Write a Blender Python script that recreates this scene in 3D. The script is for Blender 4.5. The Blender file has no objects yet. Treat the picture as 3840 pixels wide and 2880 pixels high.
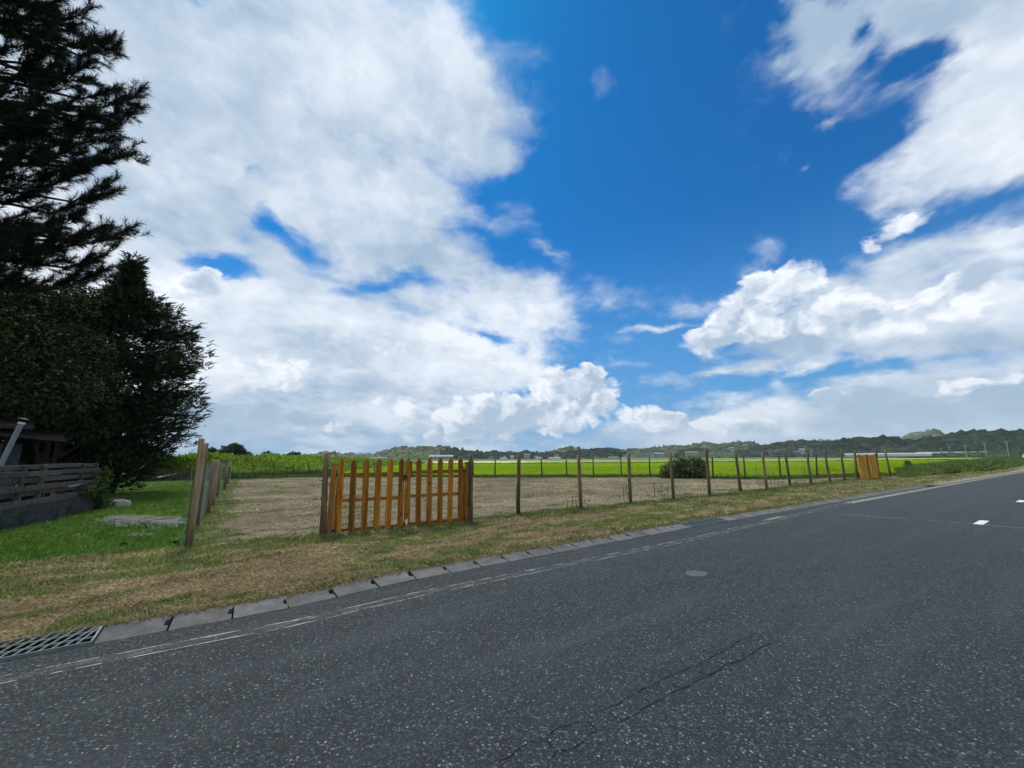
import bpy, math, random
import numpy as np
from mathutils import Vector, Matrix

rng = np.random.default_rng(7)
random.seed(7)
SC = bpy.context.scene
COL = SC.collection

# ------------------------------------------------------------------ camera
W, H, F = 3840.0, 2880.0, 1458.0
CAM_H = 1.5
YAW, PITCH, ROLL = math.radians(56), math.radians(10.7), math.radians(0.4)
fw = np.array([math.cos(YAW) * math.cos(PITCH), math.sin(YAW) * math.cos(PITCH), math.sin(PITCH)])
r0 = np.array([math.sin(YAW), -math.cos(YAW), 0.0])
u0 = np.cross(r0, fw)
rt = math.cos(ROLL) * r0 - math.sin(ROLL) * u0
up = math.sin(ROLL) * r0 + math.cos(ROLL) * u0
CAMP = np.array([0.0, 0.0, CAM_H])
cam = bpy.data.cameras.new('camera')
cam_ob = bpy.data.objects.new('camera', cam)
COL.objects.link(cam_ob)
cam.sensor_width = 36.0
cam.lens = 36.0 * F / W
cam.clip_start, cam.clip_end = 0.05, 9000.0
m = Matrix.Identity(4)
for i in range(3):
    m[i][0], m[i][1], m[i][2], m[i][3] = rt[i], up[i], -fw[i], CAMP[i]
cam_ob.matrix_world = m
SC.camera = cam_ob


def ray(px, py):
    """direction of sight for a measured spot of the photograph"""
    d = fw + rt * (px - W / 2) / F - up * (py - H / 2) / F
    return d / np.linalg.norm(d)


def G(px, py, z=0.0):
    """spot on the ground (height z)"""
    d = ray(px, py)
    t = (z - CAM_H) / d[2]
    return CAMP + d * t


def R(px, py, dist):
    """spot at a horizontal distance"""
    d = ray(px, py)
    return CAMP + d * dist / math.hypot(d[0], d[1])


def onplane(px, py, p0, n):
    d = ray(px, py)
    t = np.dot(np.asarray(p0) - CAMP, n) / np.dot(d, n)
    return CAMP + d * t


def upright(base_px, top_px, z=0.0):
    """base on the ground, top in the vertical plane that faces the camera there"""
    b = G(*base_px, z)
    n = np.array([fw[0], fw[1], 0.0])
    n /= np.linalg.norm(n)
    return b, onplane(*top_px, b, n)


# ------------------------------------------------------------------ world, sun, exposure
SUN_AZ, SUN_EL = YAW + math.radians(33), math.radians(60)   # high, ahead and to the left
sun = bpy.data.lights.new('sun', 'SUN')
sun.energy, sun.angle, sun.color = 1.5, math.radians(10), (1.0, 0.95, 0.87)
sun_ob = bpy.data.objects.new('sun', sun)
COL.objects.link(sun_ob)
sd = Vector((math.cos(SUN_AZ) * math.cos(SUN_EL), math.sin(SUN_AZ) * math.cos(SUN_EL), math.sin(SUN_EL)))
sun_ob.rotation_euler = sd.to_track_quat('Z', 'Y').to_euler()
sun_ob.location = (0, 0, 60)

SC.view_settings.view_transform = 'Standard'
SC.view_settings.look = 'None'
SC.view_settings.exposure = 1.1
SC.view_settings.gamma = 1.0
SC.view_settings.use_curve_mapping = False
SC.render.engine = 'CYCLES'
SC.cycles.use_denoising = True
SC.cycles.adaptive_threshold = 0.02
SC.cycles.adaptive_min_samples = 16
SC.cycles.max_bounces = 5
SC.cycles.diffuse_bounces = 3
SC.cycles.glossy_bounces = 2
SC.cycles.transparent_max_bounces = 8


class NT:
    """small node-tree helper"""

    def __init__(s, tree):
        s.t = tree
        s.n, s.l = tree.nodes, tree.links

    def _in(s, sock, v):
        if v is None:
            return
        if isinstance(v, bpy.types.NodeSocket):
            s.l.new(v, sock)
        elif hasattr(sock, 'default_value'):
            dv = sock.default_value
            if hasattr(dv, '__len__') and not hasattr(v, '__len__'):
                v = (v,) * len(dv)
            if hasattr(dv, '__len__') and len(dv) == 4 and len(v) == 3:
                v = tuple(v) + (1.0,)
            sock.default_value = v

    def node(s, typ, ins=None, **kw):
        nd = s.n.new(typ)
        for k, v in kw.items():
            setattr(nd, k, v)
        for k, v in (ins or {}).items():
            s._in(nd.inputs[k], v)
        return nd

    def math(s, op, a, b=None, c=None, clamp=False):
        nd = s.n.new('ShaderNodeMath')
        nd.operation, nd.use_clamp = op, clamp
        for i, v in enumerate((a, b, c)):
            s._in(nd.inputs[i], v)
        return nd.outputs[0]

    def vec(s, op, a, b=None, scale=None):
        nd = s.n.new('ShaderNodeVectorMath')
        nd.operation = op
        s._in(nd.inputs[0], a)
        if b is not None:
            s._in(nd.inputs[1], b)
        if scale is not None:
            s._in(nd.inputs['Scale'], scale)
        return nd.outputs['Value' if op in ('LENGTH', 'DOT_PRODUCT', 'DISTANCE') else 'Vector']

    def mapr(s, v, a, b, c=0.0, d=1.0, smooth=True):
        nd = s.n.new('ShaderNodeMapRange')
        nd.interpolation_type = 'SMOOTHSTEP' if smooth else 'LINEAR'
        for i, x in enumerate((v, a, b, c, d)):
            s._in(nd.inputs[i], x)
        return nd.outputs[0]

    def mix(s, f, a, b, mode='MIX'):
        nd = s.n.new('ShaderNodeMix')
        nd.data_type, nd.blend_type = 'RGBA', mode
        s._in(nd.inputs[0], f)
        s._in(nd.inputs[6], a)
        s._in(nd.inputs[7], b)
        return nd.outputs[2]

    def noise(s, v, scale, detail=4, rough=0.55, dist=0.0, color=False, dims='3D'):
        nd = s.n.new('ShaderNodeTexNoise')
        nd.noise_dimensions = dims
        s._in(nd.inputs['Vector'], v)
        for k, x in (('Scale', scale), ('Detail', detail), ('Roughness', rough), ('Distortion', dist)):
            s._in(nd.inputs[k], x)
        return nd.outputs['Color' if color else 'Fac']

    def voro(s, v, scale, feature='F1', detail=0, rough=0.5, rand=1.0, out='Distance', smooth=None, dims='3D'):
        nd = s.n.new('ShaderNodeTexVoronoi')
        nd.voronoi_dimensions = dims
        nd.feature = feature
        s._in(nd.inputs['Vector'], v)
        s._in(nd.inputs['Scale'], scale)
        if 'Detail' in nd.inputs:
            s._in(nd.inputs['Detail'], detail)
            s._in(nd.inputs['Roughness'], rough)
        s._in(nd.inputs['Randomness'], rand)
        if smooth is not None and feature == 'SMOOTH_F1':
            s._in(nd.inputs['Smoothness'], smooth)
        return nd.outputs[out]


def stereo(d):
    return np.array([d[0], d[1]]) / (1.0 + d[2])


def sky_blob(T, q, tot, cx, cy, rx, ry, ang, wt, d=None):
    """adds a soft elliptic patch of cloud cover round a direction of the sky"""
    a = math.radians(ang)
    if d is None:
        c = stereo(ray(cx, cy))
        e = 20.0
        jx = (stereo(ray(cx + e, cy)) - c) / e
        jy = (stereo(ray(cx, cy + e)) - c) / e
        A = np.stack([jx, jy], 1) @ np.array([[math.cos(a), -math.sin(a)], [math.sin(a), math.cos(a)]]) @ np.diag([rx, ry])
    else:
        c = stereo(d)
        A = np.diag([rx, ry])
    U, S, _ = np.linalg.svd(A)
    S = S * 1.55
    mp = T.n.new('ShaderNodeMapping')
    mp.vector_type = 'TEXTURE'
    T.l.new(q, mp.inputs['Vector'])
    mp.inputs['Location'].default_value = (c[0], c[1], 0)
    mp.inputs['Rotation'].default_value = (0, 0, math.atan2(U[1, 0], U[0, 0]))
    mp.inputs['Scale'].default_value = (S[0], S[1], 1)
    g = T.n.new('ShaderNodeTexGradient')
    g.gradient_type = 'SPHERICAL'
    T.l.new(mp.outputs[0], g.inputs[0])
    return T.math('MULTIPLY_ADD', g.outputs['Fac'], wt * 1.35, tot)


def sky_sum(T, q, blobs):
    tot = 0.0
    for b in blobs:
        tot = sky_blob(T, q, tot, *b)
    return tot


def azel(az, el):
    az, el = YAW + math.radians(az), math.radians(el)
    return np.array([math.cos(az) * math.cos(el), math.sin(az) * math.cos(el), math.sin(el)])


def build_world():
    w = bpy.data.worlds.new('World')
    SC.world = w
    w.use_nodes = True
    w.cycles.sampling_method = 'MANUAL'
    w.cycles.sample_map_resolution = 512
    T = NT(w.node_tree)
    T.n.clear()
    out = T.n.new('ShaderNodeOutputWorld')
    bg = T.n.new('ShaderNodeBackground')
    sky = T.n.new('ShaderNodeTexSky')
    sky.sky_type, sky.sun_disc = 'NISHITA', False
    sky.sun_elevation = SUN_EL
    sky.sun_rotation = math.pi / 2 - SUN_AZ
    sky.altitude, sky.air_density, sky.dust_density, sky.ozone_density = 0, 1.0, 0.6, 3.0
    d = T.n.new('ShaderNodeTexCoord').outputs['Generated']
    z = T.node('ShaderNodeSeparateXYZ', {0: d}).outputs[2]
    zc = T.math('MAXIMUM', z, 0.0)
    flat = T.vec('MULTIPLY', d, (1, 1, 0))
    q = T.vec('SCALE', flat, scale=T.math('DIVIDE', 1.0, T.math('ADD', 1.0, T.math('MAXIMUM', z, -0.5))))
    # overhead plane of the high layer; the side-on space of the heaped clouds
    p = T.vec('SCALE', flat, scale=T.math('DIVIDE', 1.0, T.math('ADD', zc, 0.32)))
    e = T.vec('MULTIPLY', d, (1, 1, 1.9))
    w1 = T.vec('SUBTRACT', T.noise(e, 2.6, 5, 0.55, color=True), (0.5, 0.5, 0.5))
    w2 = T.vec('SUBTRACT', T.noise(e, 13.0, 4, 0.6, color=True), (0.5, 0.5, 0.5))
    qA = T.vec('ADD', T.vec('ADD', q, T.vec('MULTIPLY', w1, (0.11, 0.11, 0))), T.vec('MULTIPLY', w2, (0.040, 0.040, 0)))
    qB = T.vec('ADD', T.vec('ADD', q, T.vec('MULTIPLY', w1, (0.03, 0.03, 0))), T.vec('MULTIPLY', w2, (0.035, 0.035, 0)))
    TOW = (stereo(ray(1660, 1280)) - stereo(ray(1740, 1360))) * 0.40

    def bill(v):
        a = T.voro(v, 9.0, 'F1', 3.0, 0.62, 1.0, dims='2D')
        return T.math('SUBTRACT', 1.0, a)
    e2 = T.vec('ADD', q, T.vec('MULTIPLY', w2, (0.07, 0.07, 0.0)))
    nB = bill(e2)
    nBs = bill(T.vec('ADD', e2, (TOW[0], TOW[1], 0.0)))
    # ---- high soft layer
    A = [(450, 420, 700, 560, 0, 0.9), (1080, 300, 480, 420, 10, 0.85), (1350, 640, 400, 300, 20, 0.62),
         (1500, 880, 380, 200, 15, 0.6), (1780, 1090, 330, 110, 12, 0.62), (600, 900, 800, 260, 0, 0.6),
         (900, 1250, 1000, 200, 0, 0.85), (1450, 1330, 640, 170, 5, 0.75), (1620, 300, 200, 160, 60, 0.38),
         (1850, 580, 110, 75, 30, 0.42), (1760, 260, 150, 90, 70, 0.34), (900, 1540, 1300, 160, 0, 1.0),
         (2060, 930, 70, 35, 30, 0.5), (1880, 900, 150, 60, 20, 0.25), (2000, 1130, 160, 80, 10, 0.35),
         (960, 625, 120, 60, -10, -0.9), (1010, 760, 70, 140, -30, -0.72), (1130, 890, 170, 55, 40, -0.6),
         (800, 985, 200, 46, 12, -1.05), (740, -10, 140, 80, 20, -1.0), (1560, 1060, 130, 40, 10, -0.4),
         (1800, 1245, 120, 26, 10, -0.7), (1850, 1320, 330, 90, 8, 0.55), (2060, 1240, 140, 60, 10, 0.35), (1820, 420, 150, 220, 20, 0.45), (1950, 830, 130, 90, 20, 0.4), (2080, 1060, 150, 60, 10, 0.3), (1330, 1100, 80, 30, 10, -0.35), (1260, 440, 120, 40, 30, -0.3), (1480, 480, 80, 60, 30, -0.3), (1440, 1080, 60, 25, 0, -0.5),
         (3380, 20, 480, 140, -12, 0.75), (3080, 150, 170, 110, 50, 0.62), (2900, -30, 120, 70, 20, 0.5),
         (3800, 60, 350, 240, 0, 0.6), (3190, 100, 50, 75, 20, -0.9), (3480, 240, 160, 60, -20, -0.35),
         (3740, 410, 300, 160, -35, 0.85), (3500, 640, 300, 100, -28, 0.85), (3780, 620, 260, 110, -30, 0.7),
         (3200, 1150, 560, 170, -12, 1.0), (3700, 1180, 420, 140, -10, 0.85), (3700, 880, 400, 70, -16, 0.7),
         (3600, 930, 260, 30, -16, -0.3), (3350, 1250, 620, 110, -4, 0.5), (3620, 1500, 620, 130, -6, 0.95), (3100, 1480, 260, 40, 0, 0.35),
         (2900, 1600, 900, 110, 0, 1.0), (2450, 1210, 120, 16, 0, 0.6), (2650, 1385, 260, 18, -4, 0.42), (2560, 1420, 200, 14, -4, 0.3),
         (3020, 560, 130, 60, 30, 0.20), (2800, 1000, 180, 30, -30, 0.2), (3060, 620, 40, 22, -30, 0.3), (3180, 430, 50, 25, -30, 0.28), (2250, 100, 260, 160, 0, -0.5), (2300, 500, 260, 300, 0, -0.3),
         (2050, 640, 60, 40, 0, 0.2), (2350, 1360, 160, 20, 5, 0.35),
         (0, 0, 0.5, 0.45, 0, 0.9, azel(95, 40)), (0, 0, 0.45, 0.3, 0, 0.8, azel(-95, 25)),
         (0, 0, 0.45, 0.5, 0, 0.85, azel(180, 30)), (0, 0, 0.4, 0.3, 0, 0.7, azel(-140, 45))]
    covA = sky_sum(T, qA, A)
    nA = T.noise(p, 1.9, 9, 0.55, 0.15)
    nA2 = T.noise(T.vec('ADD', p, (3.1, 1.7, 0.4)), 1.5, 5, 0.55)
    nA3 = T.noise(T.vec('ADD', T.vec('SUBTRACT', p, (sd.x * 0.05, sd.y * 0.05, 0)), (0.0, 0.0, 0.0)), 1.9, 5, 0.55, 0.15)
    dA = T.math('ADD', covA, T.math('MULTIPLY', T.math('SUBTRACT', nA, 0.5), 2.1))
    nF = T.noise(T.vec('ADD', p, T.vec('MULTIPLY', w1, (0.3, 0.3, 0))), 7.5, 6, 0.6)
    dA = T.math('ADD', dA, T.math('MULTIPLY', T.math('SUBTRACT', nF, 0.5), 1.35))
    alA = T.mapr(dA, 0.10, 0.98)
    # tone of the soft layer: sunlit where it bulges, greyer where it is thick
    sh = T.math('ADD', T.math('MULTIPLY', nA, 1.0), T.math('MULTIPLY', nA2, 1.1))
    tA = T.mapr(sh, 0.75, 1.35)
    tA = T.math('ADD', tA, T.math('MULTIPLY', T.math('SUBTRACT', nA, nA3), 2.2))
    greys = [(3500, 20, 560, 150, -10, 1.1), (950, 1560, 900, 32, 6, 0.75), (2000, 1625, 700, 30, 4, 0.6),
             (3350, 1300, 560, 60, -5, 0.5), (2850, 1290, 300, 70, 0, 0.6), (1900, 1590, 500, 40, 0, 0.4), (3600, 1560, 700, 110, -4, 0.7),
             (1350, 1440, 400, 45, 0, 0.3), (600, 420, 300, 130, 20, 0.2), (1250, 430, 260, 110, 20, 0.4),
             (3150, 1500, 220, 45, 0, 0.7), (3640, 800, 260, 60, -20, 0.35), (900, 60, 300, 60, 10, 0.3), (1700, 1000, 300, 50, 10, 0.3)]
    lights = [(800, 1060, 240, 70, 10, 0.6), (500, 1200, 320, 110, 0, 0.5), (1450, 780, 350, 110, 10, 0.45),
              (500, 250, 500, 200, 0, 0.2), (1600, 1230, 420, 60, 12, 0.4), (3700, 560, 320, 90, -30, 0.5),
              (2800, 1090, 260, 60, -38, 0.7), (2150, 1430, 260, 60, 0, 0.5), (3600, 1080, 350, 50, -10, 0.3), (1850, 1480, 500, 70, 0, 0.3), (900, 1380, 500, 70, 0, 0.45)]
    gA = sky_sum(T, qA, greys)
    lA = sky_sum(T, qA, lights)
    tA = T.math('ADD', T.math('SUBTRACT', T.math('MULTIPLY', tA, 0.72), T.math('MULTIPLY', gA, 0.62)),
                T.math('ADD', 0.12, T.math('MULTIPLY', lA, 0.55)), clamp=True)
    tA = T.math('ADD', tA, T.math('MULTIPLY', T.math('SUBTRACT', nB, nBs), 0.28), clamp=True)
    cA = T.mix(tA, (0.33, 0.44, 0.57), (0.80, 0.84, 0.90))

    # ---- heaped clouds low over the fields and at the right
    B = [(2000, 1510, 280, 120, 0, 1.0), (2250, 1510, 200, 120, 0, 0.95), (1250, 1450, 420, 90, 0, 0.5), (860, 1400, 300, 90, 0, 0.40), (1500, 1370, 200, 60, 0, 0.5), (2040, 1405, 80, 60, 0, 0.55),
         (2220, 1400, 70, 45, 0, 0.5), (1650, 1560, 420, 80, 0, 0.75), (2620, 1600, 200, 55, 0, 0.8),
         (2740, 1150, 170, 90, -45, 0.85), (2660, 1250, 130, 80, -20, 0.75), (2930, 1040, 190, 80, -38, 0.75),
         (3050, 1190, 480, 110, -14, 0.85), (3150, 980, 260, 60, -30, 0.6), (3500, 1160, 420, 90, -12, 0.7), (3420, 820, 260, 50, -22, 0.5), (3100, 1475, 90, 30, 0, 0.9), (3130, 1520, 230, 40, 0, 0.8),
         (800, 1040, 100, 45, 15, 1.2), (700, 1100, 220, 50, 10, 1.0), (3620, 1060, 300, 50, -22, 0.7),
         (3700, 1440, 300, 60, -8, 0.8), (1000, 1340, 330, 60, 0, 0.6), (1500, 1290, 260, 50, 8, 0.6), (620, 1240, 280, 50, 0, 0.6), (1250, 1160, 180, 40, 10, 0.55), (2480, 1560, 120, 40, 0, 0.75), (2860, 1590, 100, 30, 0, 0.8), (2960, 1620, 160, 30, 0, 0.7), (3250, 1600, 260, 40, 0, 0.55), (2700, 1530, 70, 40, 0, 0.6), (1200, 1610, 300, 30, 0, 0.5), (1750, 1640, 200, 25, 0, 0.5)]
    covB = sky_sum(T, qB, B)

    dB = T.math('ADD', covB, T.math('MULTIPLY', T.math('SUBTRACT', nB, 0.62), 0.8))
    dBs = T.math('ADD', covB, T.math('MULTIPLY', T.math('SUBTRACT', nBs, 0.62), 0.8))
    alB = T.mapr(dB, 0.32, 0.68)
    emb = T.math('MULTIPLY', T.math('SUBTRACT', nB, nBs), 1.5)
    tB = T.math('ADD', T.math('ADD', 0.80, emb), T.math('MULTIPLY', T.mapr(dB, 0.45, 1.05), -0.50))
    tB = T.math('ADD', tB, T.math('MULTIPLY', T.math('SUBTRACT', nA, 0.5), 0.9))
    tB = T.math('SUBTRACT', tB, T.math('MULTIPLY', gA, 0.45))
    tB = T.math('ADD', tB, T.math('MULTIPLY', lA, 0.30), clamp=True)
    cB = T.mix(tB, (0.38, 0.48, 0.60), (0.82, 0.85, 0.90))

    # ---- air: the clear sky, paler towards the ground
    clear = T.mix(1.0, sky.outputs[0], (0.014, 0.29, 0.53), 'MULTIPLY')
    low = T.mapr(zc, 0.55, 0.04)
    clear = T.mix(T.math('MULTIPLY', low, 0.85), clear, (0.55, 1.75, 3.4))
    lo = T.mapr(zc, 0.15, 0.0)
    c = T.mix(T.math('MULTIPLY', alA, 0.97), clear, T.vec('SCALE', cA, scale=5.65))
    c = T.mix(T.math('MULTIPLY', alB, 0.95), c, T.vec('SCALE', cB, scale=5.7))
    c = T.mix(T.math('MULTIPLY', lo, 0.45), c, (2.1, 2.8, 3.45))
    T.l.new(c, bg.inputs[0])
    bg.inputs[1].default_value = 0.1
    T.l.new(bg.outputs[0], out.inputs[0])


build_world()



# ------------------------------------------------------------------ mesh helpers
def vnoise(x, y, seed=0):
    """value noise, numpy"""
    xi, yi = np.floor(x).astype(np.int64), np.floor(y).astype(np.int64)
    xf, yf = x - xi, y - yi

    def h(a, b):
        n = (a * 374761393 + b * 668265263 + seed * 1442695041) & 0x7fffffff
        n = ((n ^ (n >> 13)) * 1274126177) & 0x7fffffff
        return ((n ^ (n >> 16)) & 0xffff) / 65535.0
    sx, sy = xf * xf * (3 - 2 * xf), yf * yf * (3 - 2 * yf)
    a = h(xi, yi) * (1 - sx) + h(xi + 1, yi) * sx
    b = h(xi, yi + 1) * (1 - sx) + h(xi + 1, yi + 1) * sx
    return a * (1 - sy) + b * sy


def fbm(x, y, oct=4, seed=0):
    t, a, s = 0.0, 0.5, 0.0
    for i in range(oct):
        t = t + a * vnoise(x * 2 ** i, y * 2 ** i, seed + i)
        s += a
        a *= 0.5
    return t / s


def sstep(a, b, x):
    t = np.clip((np.asarray(x, float) - a) / (b - a), 0, 1)
    return t * t * (3 - 2 * t)


def link(o, parent=None):
    COL.objects.link(o)
    if parent is not None:
        o.parent = parent
    return o


def tag(o, label=None, cat=None, group=None, kind=None):
    if label:
        o['label'] = label
    if cat:
        o['category'] = cat
    if group:
        o['group'] = group
    if kind:
        o['kind'] = kind
    return o


def empty(name, loc, rz=0.0):
    o = bpy.data.objects.new(name, None)
    o.location, o.rotation_euler = tuple(loc), (0, 0, rz)
    o.empty_display_size = 0.1
    return link(o)


def npmesh(name, v, f, mat, parent=None, cols=None, smooth=False, loc=None):
    """v (n,3), f (m,k) with k = 3 or 4; cols (n,3) colours per vertex"""
    v, f = np.asarray(v, np.float32), np.asarray(f, np.int32)
    me = bpy.data.meshes.new(name)
    me.vertices.add(len(v))
    me.vertices.foreach_set('co', v.ravel())
    k = f.shape[1]
    me.loops.add(f.size)
    me.loops.foreach_set('vertex_index', f.ravel())
    me.polygons.add(len(f))
    me.polygons.foreach_set('loop_start', np.arange(0, f.size, k, dtype=np.int32))
    me.polygons.foreach_set('loop_total', np.full(len(f), k, np.int32))
    if smooth:
        me.polygons.foreach_set('use_smooth', np.ones(len(f), bool))
    if cols is not None:
        at = me.attributes.new('tint', 'FLOAT_COLOR', 'POINT')
        c = np.ones((len(v), 4), np.float32)
        c[:, :3] = cols
        at.data.foreach_set('color', c.ravel())
    me.update(calc_edges=True)
    if mat:
        me.materials.append(mat)
    o = bpy.data.objects.new(name, me)
    if loc is not None:
        o.location = tuple(loc)
    return link(o, parent)


class MB:
    """collects shapes for ONE mesh object"""

    def __init__(s):
        s.v, s.f = [], []

    def add(s, v, f):
        n = len(s.v)
        s.v += [tuple(map(float, p)) for p in v]
        s.f += [tuple(i + n for i in q) for q in f]
        return s

    def box(s, c, size, rz=0.0, rx=0.0):
        M = Matrix.Translation(Vector(c)) @ Matrix.Rotation(rz, 4, 'Z') @ Matrix.Rotation(rx, 4, 'X')
        x, y, z = [k / 2 for k in size]
        v = [M @ Vector((a * x, b * y, c_ * z)) for c_ in (-1, 1) for a, b in ((-1, -1), (1, -1), (1, 1), (-1, 1))]
        return s.add(v, [(3, 2, 1, 0), (4, 5, 6, 7), (0, 1, 5, 4), (1, 2, 6, 5), (2, 3, 7, 6), (3, 0, 4, 7)])

    def prism(s, pts, a, b):
        """outline pts (2-D, ccw) between two maps a(p), b(p)"""
        n = len(pts)
        v = [a(p) for p in pts] + [b(p) for p in pts]
        f = [tuple(range(n - 1, -1, -1)), tuple(range(n, 2 * n))] + [(i, (i + 1) % n, (i + 1) % n + n, i + n) for i in range(n)]
        return s.add(v, f)

    def tube(s, pts, rad, seg=6, jit=0.0, cap=True):
        pts = [np.asarray(p, float) for p in pts]
        n = len(pts)
        if not hasattr(rad, '__len__'):
            rad = [rad] * n
        v, f = [], []
        ref = np.array([0.31, 0.95, 0.05])
        for i, p in enumerate(pts):
            t = pts[min(i + 1, n - 1)] - pts[max(i - 1, 0)]
            t = t / (np.linalg.norm(t) + 1e-9)
            a = np.cross(t, ref)
            if np.linalg.norm(a) < 0.1:
                a = np.cross(t, np.array([0, 0, 1.0]))
            a /= np.linalg.norm(a)
            b = np.cross(t, a)
            for k in range(seg):
                th = 2 * math.pi * k / seg
                r = rad[i] * (1 + jit * (random.random() - 0.5))
                v.append(p + r * (math.cos(th) * a + math.sin(th) * b))
        for i in range(n - 1):
            for k in range(seg):
                k2 = (k + 1) % seg
                f.append((i * seg + k, i * seg + k2, (i + 1) * seg + k2, (i + 1) * seg + k))
        if cap:
            f.append(tuple(range(seg - 1, -1, -1)))
            f.append(tuple((n - 1) * seg + k for k in range(seg)))
        return s.add(v, f)

    def build(s, name, mat, parent=None, loc=None, smooth=False, bevel=0.0):
        me = bpy.data.meshes.new(name)
        me.from_pydata(s.v, [], s.f)
        me.update()
        if mat:
            me.materials.append(mat)
        if smooth:
            me.polygons.foreach_set('use_smooth', np.ones(len(me.polygons), bool))
        o = bpy.data.objects.new(name, me)
        if loc is not None:
            o.location = tuple(loc)
        if bevel:
            b = o.modifiers.new('bevel', 'BEVEL')
            b.width, b.segments, b.limit_method = bevel, 1, 'ANGLE'
        return link(o, parent)


# ------------------------------------------------------------------ materials
def mat(name, fn, rough=0.85, spec=0.3):
    ma = bpy.data.materials.new(name)
    ma.use_nodes = True
    T = NT(ma.node_tree)
    bs = ma.node_tree.nodes['Principled BSDF']
    bs.inputs['Roughness'].default_value = rough
    bs.inputs['Specular IOR Level'].default_value = spec
    fn(T, bs)
    return ma


def objc(T):
    return T.n.new('ShaderNodeTexCoord').outputs['Object']


def geo(T):
    return T.n.new('ShaderNodeNewGeometry').outputs['Position']


def bump(T, bs, h, dist, strength=1.0):
    b = T.node('ShaderNodeBump', {'Height': h, 'Distance': dist, 'Strength': strength})
    T.l.new(b.outputs[0], bs.inputs['Normal'])


def rnd(T):
    return T.n.new('ShaderNodeObjectInfo').outputs['Random']


def plain(name, col, var=0.25, scale=6.0, rough=0.85, bmp=0.0, spec=0.3, metal=0.0):
    def fn(T, bs):
        c = objc(T)
        n = T.noise(c, scale, 6, 0.6)
        n2 = T.noise(c, scale * 7, 3, 0.6)
        f = T.mapr(T.math('MULTIPLY_ADD', n2, 0.4, n), 0.4, 1.0)
        lo = tuple(x * (1 - var) for x in col)
        hi = tuple(min(1, x * (1 + var)) for x in col)
        T.l.new(T.mix(f, lo, hi), bs.inputs['Base Color'])
        bs.inputs['Metallic'].default_value = metal
        if bmp:
            bump(T, bs, T.math('ADD', n, n2), bmp)
    return mat(name, fn, rough, spec)


def wood(name, dark, light, grain=(22, 22, 1.4), knots=True, rough=0.7, foot=None, axis='Z', spec=0.25, var=0.35):
    def fn(T, bs):
        c = objc(T)
        r = rnd(T)
        c = T.vec('ADD', c, T.node('ShaderNodeCombineXYZ', {0: T.math('MULTIPLY', r, 37.0), 2: T.math('MULTIPLY', r, 71.0)}).outputs[0])
        g = T.vec('MULTIPLY', c, grain)
        n = T.noise(g, 1.6, 6, 0.65, 0.6)
        n2 = T.noise(T.vec('MULTIPLY', c, tuple(k * 0.22 for k in grain)), 2.0, 3, 0.5)
        f = T.mapr(T.math('MULTIPLY_ADD', n2, 0.9, n), 0.72, 1.12)
        col = T.mix(f, dark, light)
        if knots:
            v = T.voro(T.vec('MULTIPLY', c, tuple(5.0 if k > 5 else 2.4 for k in grain)), 1.0)
            col = T.mix(T.mapr(v, 0.13, 0.04), col, tuple(x * 0.35 for x in dark))
        col = T.mix(1.0, col, T.node('ShaderNodeCombineColor', {i: T.math('MULTIPLY_ADD', r, var, 1 - var / 2) for i in range(3)}).outputs[0], 'MULTIPLY')
        if foot:
            zz = T.node('ShaderNodeSeparateXYZ', {0: objc(T)}).outputs[2]
            k = T.mapr(T.math('MULTIPLY_ADD', n2, 0.5, zz), 1.35, 0.1)
            col = T.mix(T.math('MULTIPLY', k, 0.75), col, foot)
        T.l.new(col, bs.inputs['Base Color'])
        bump(T, bs, n, 0.006)
    return mat(name, fn, rough, spec)


def tinted(name, rough=0.8, spec=0.25, detail=0.0, scale=3.0, trans=0.0, lowhi=(0.6, 1.35)):
    """colour from the mesh's own 'tint' attribute"""
    def fn(T, bs):
        a = T.node('ShaderNodeAttribute', attribute_name='tint').outputs['Color']
        if detail:
            n = T.noise(geo(T), scale, 5, 0.65)
            k = T.mapr(n, 0.3, 0.7, lowhi[0], lowhi[1], False)
            a = T.mix(1.0, a, T.node('ShaderNodeCombineColor', {0: k, 1: k, 2: k}).outputs[0], 'MULTIPLY')
        T.l.new(a, bs.inputs['Base Color'])
        if trans:
            tr = T.node('ShaderNodeBsdfTranslucent', {0: a})
            mx = T.node('ShaderNodeMixShader', {0: trans, 1: bs.outputs[0], 2: tr.outputs[0]})
            o = [n for n in T.n if n.type == 'OUTPUT_MATERIAL'][0]
            T.l.new(mx.outputs[0], o.inputs[0])
    return mat(name, fn, rough, spec)


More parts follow.
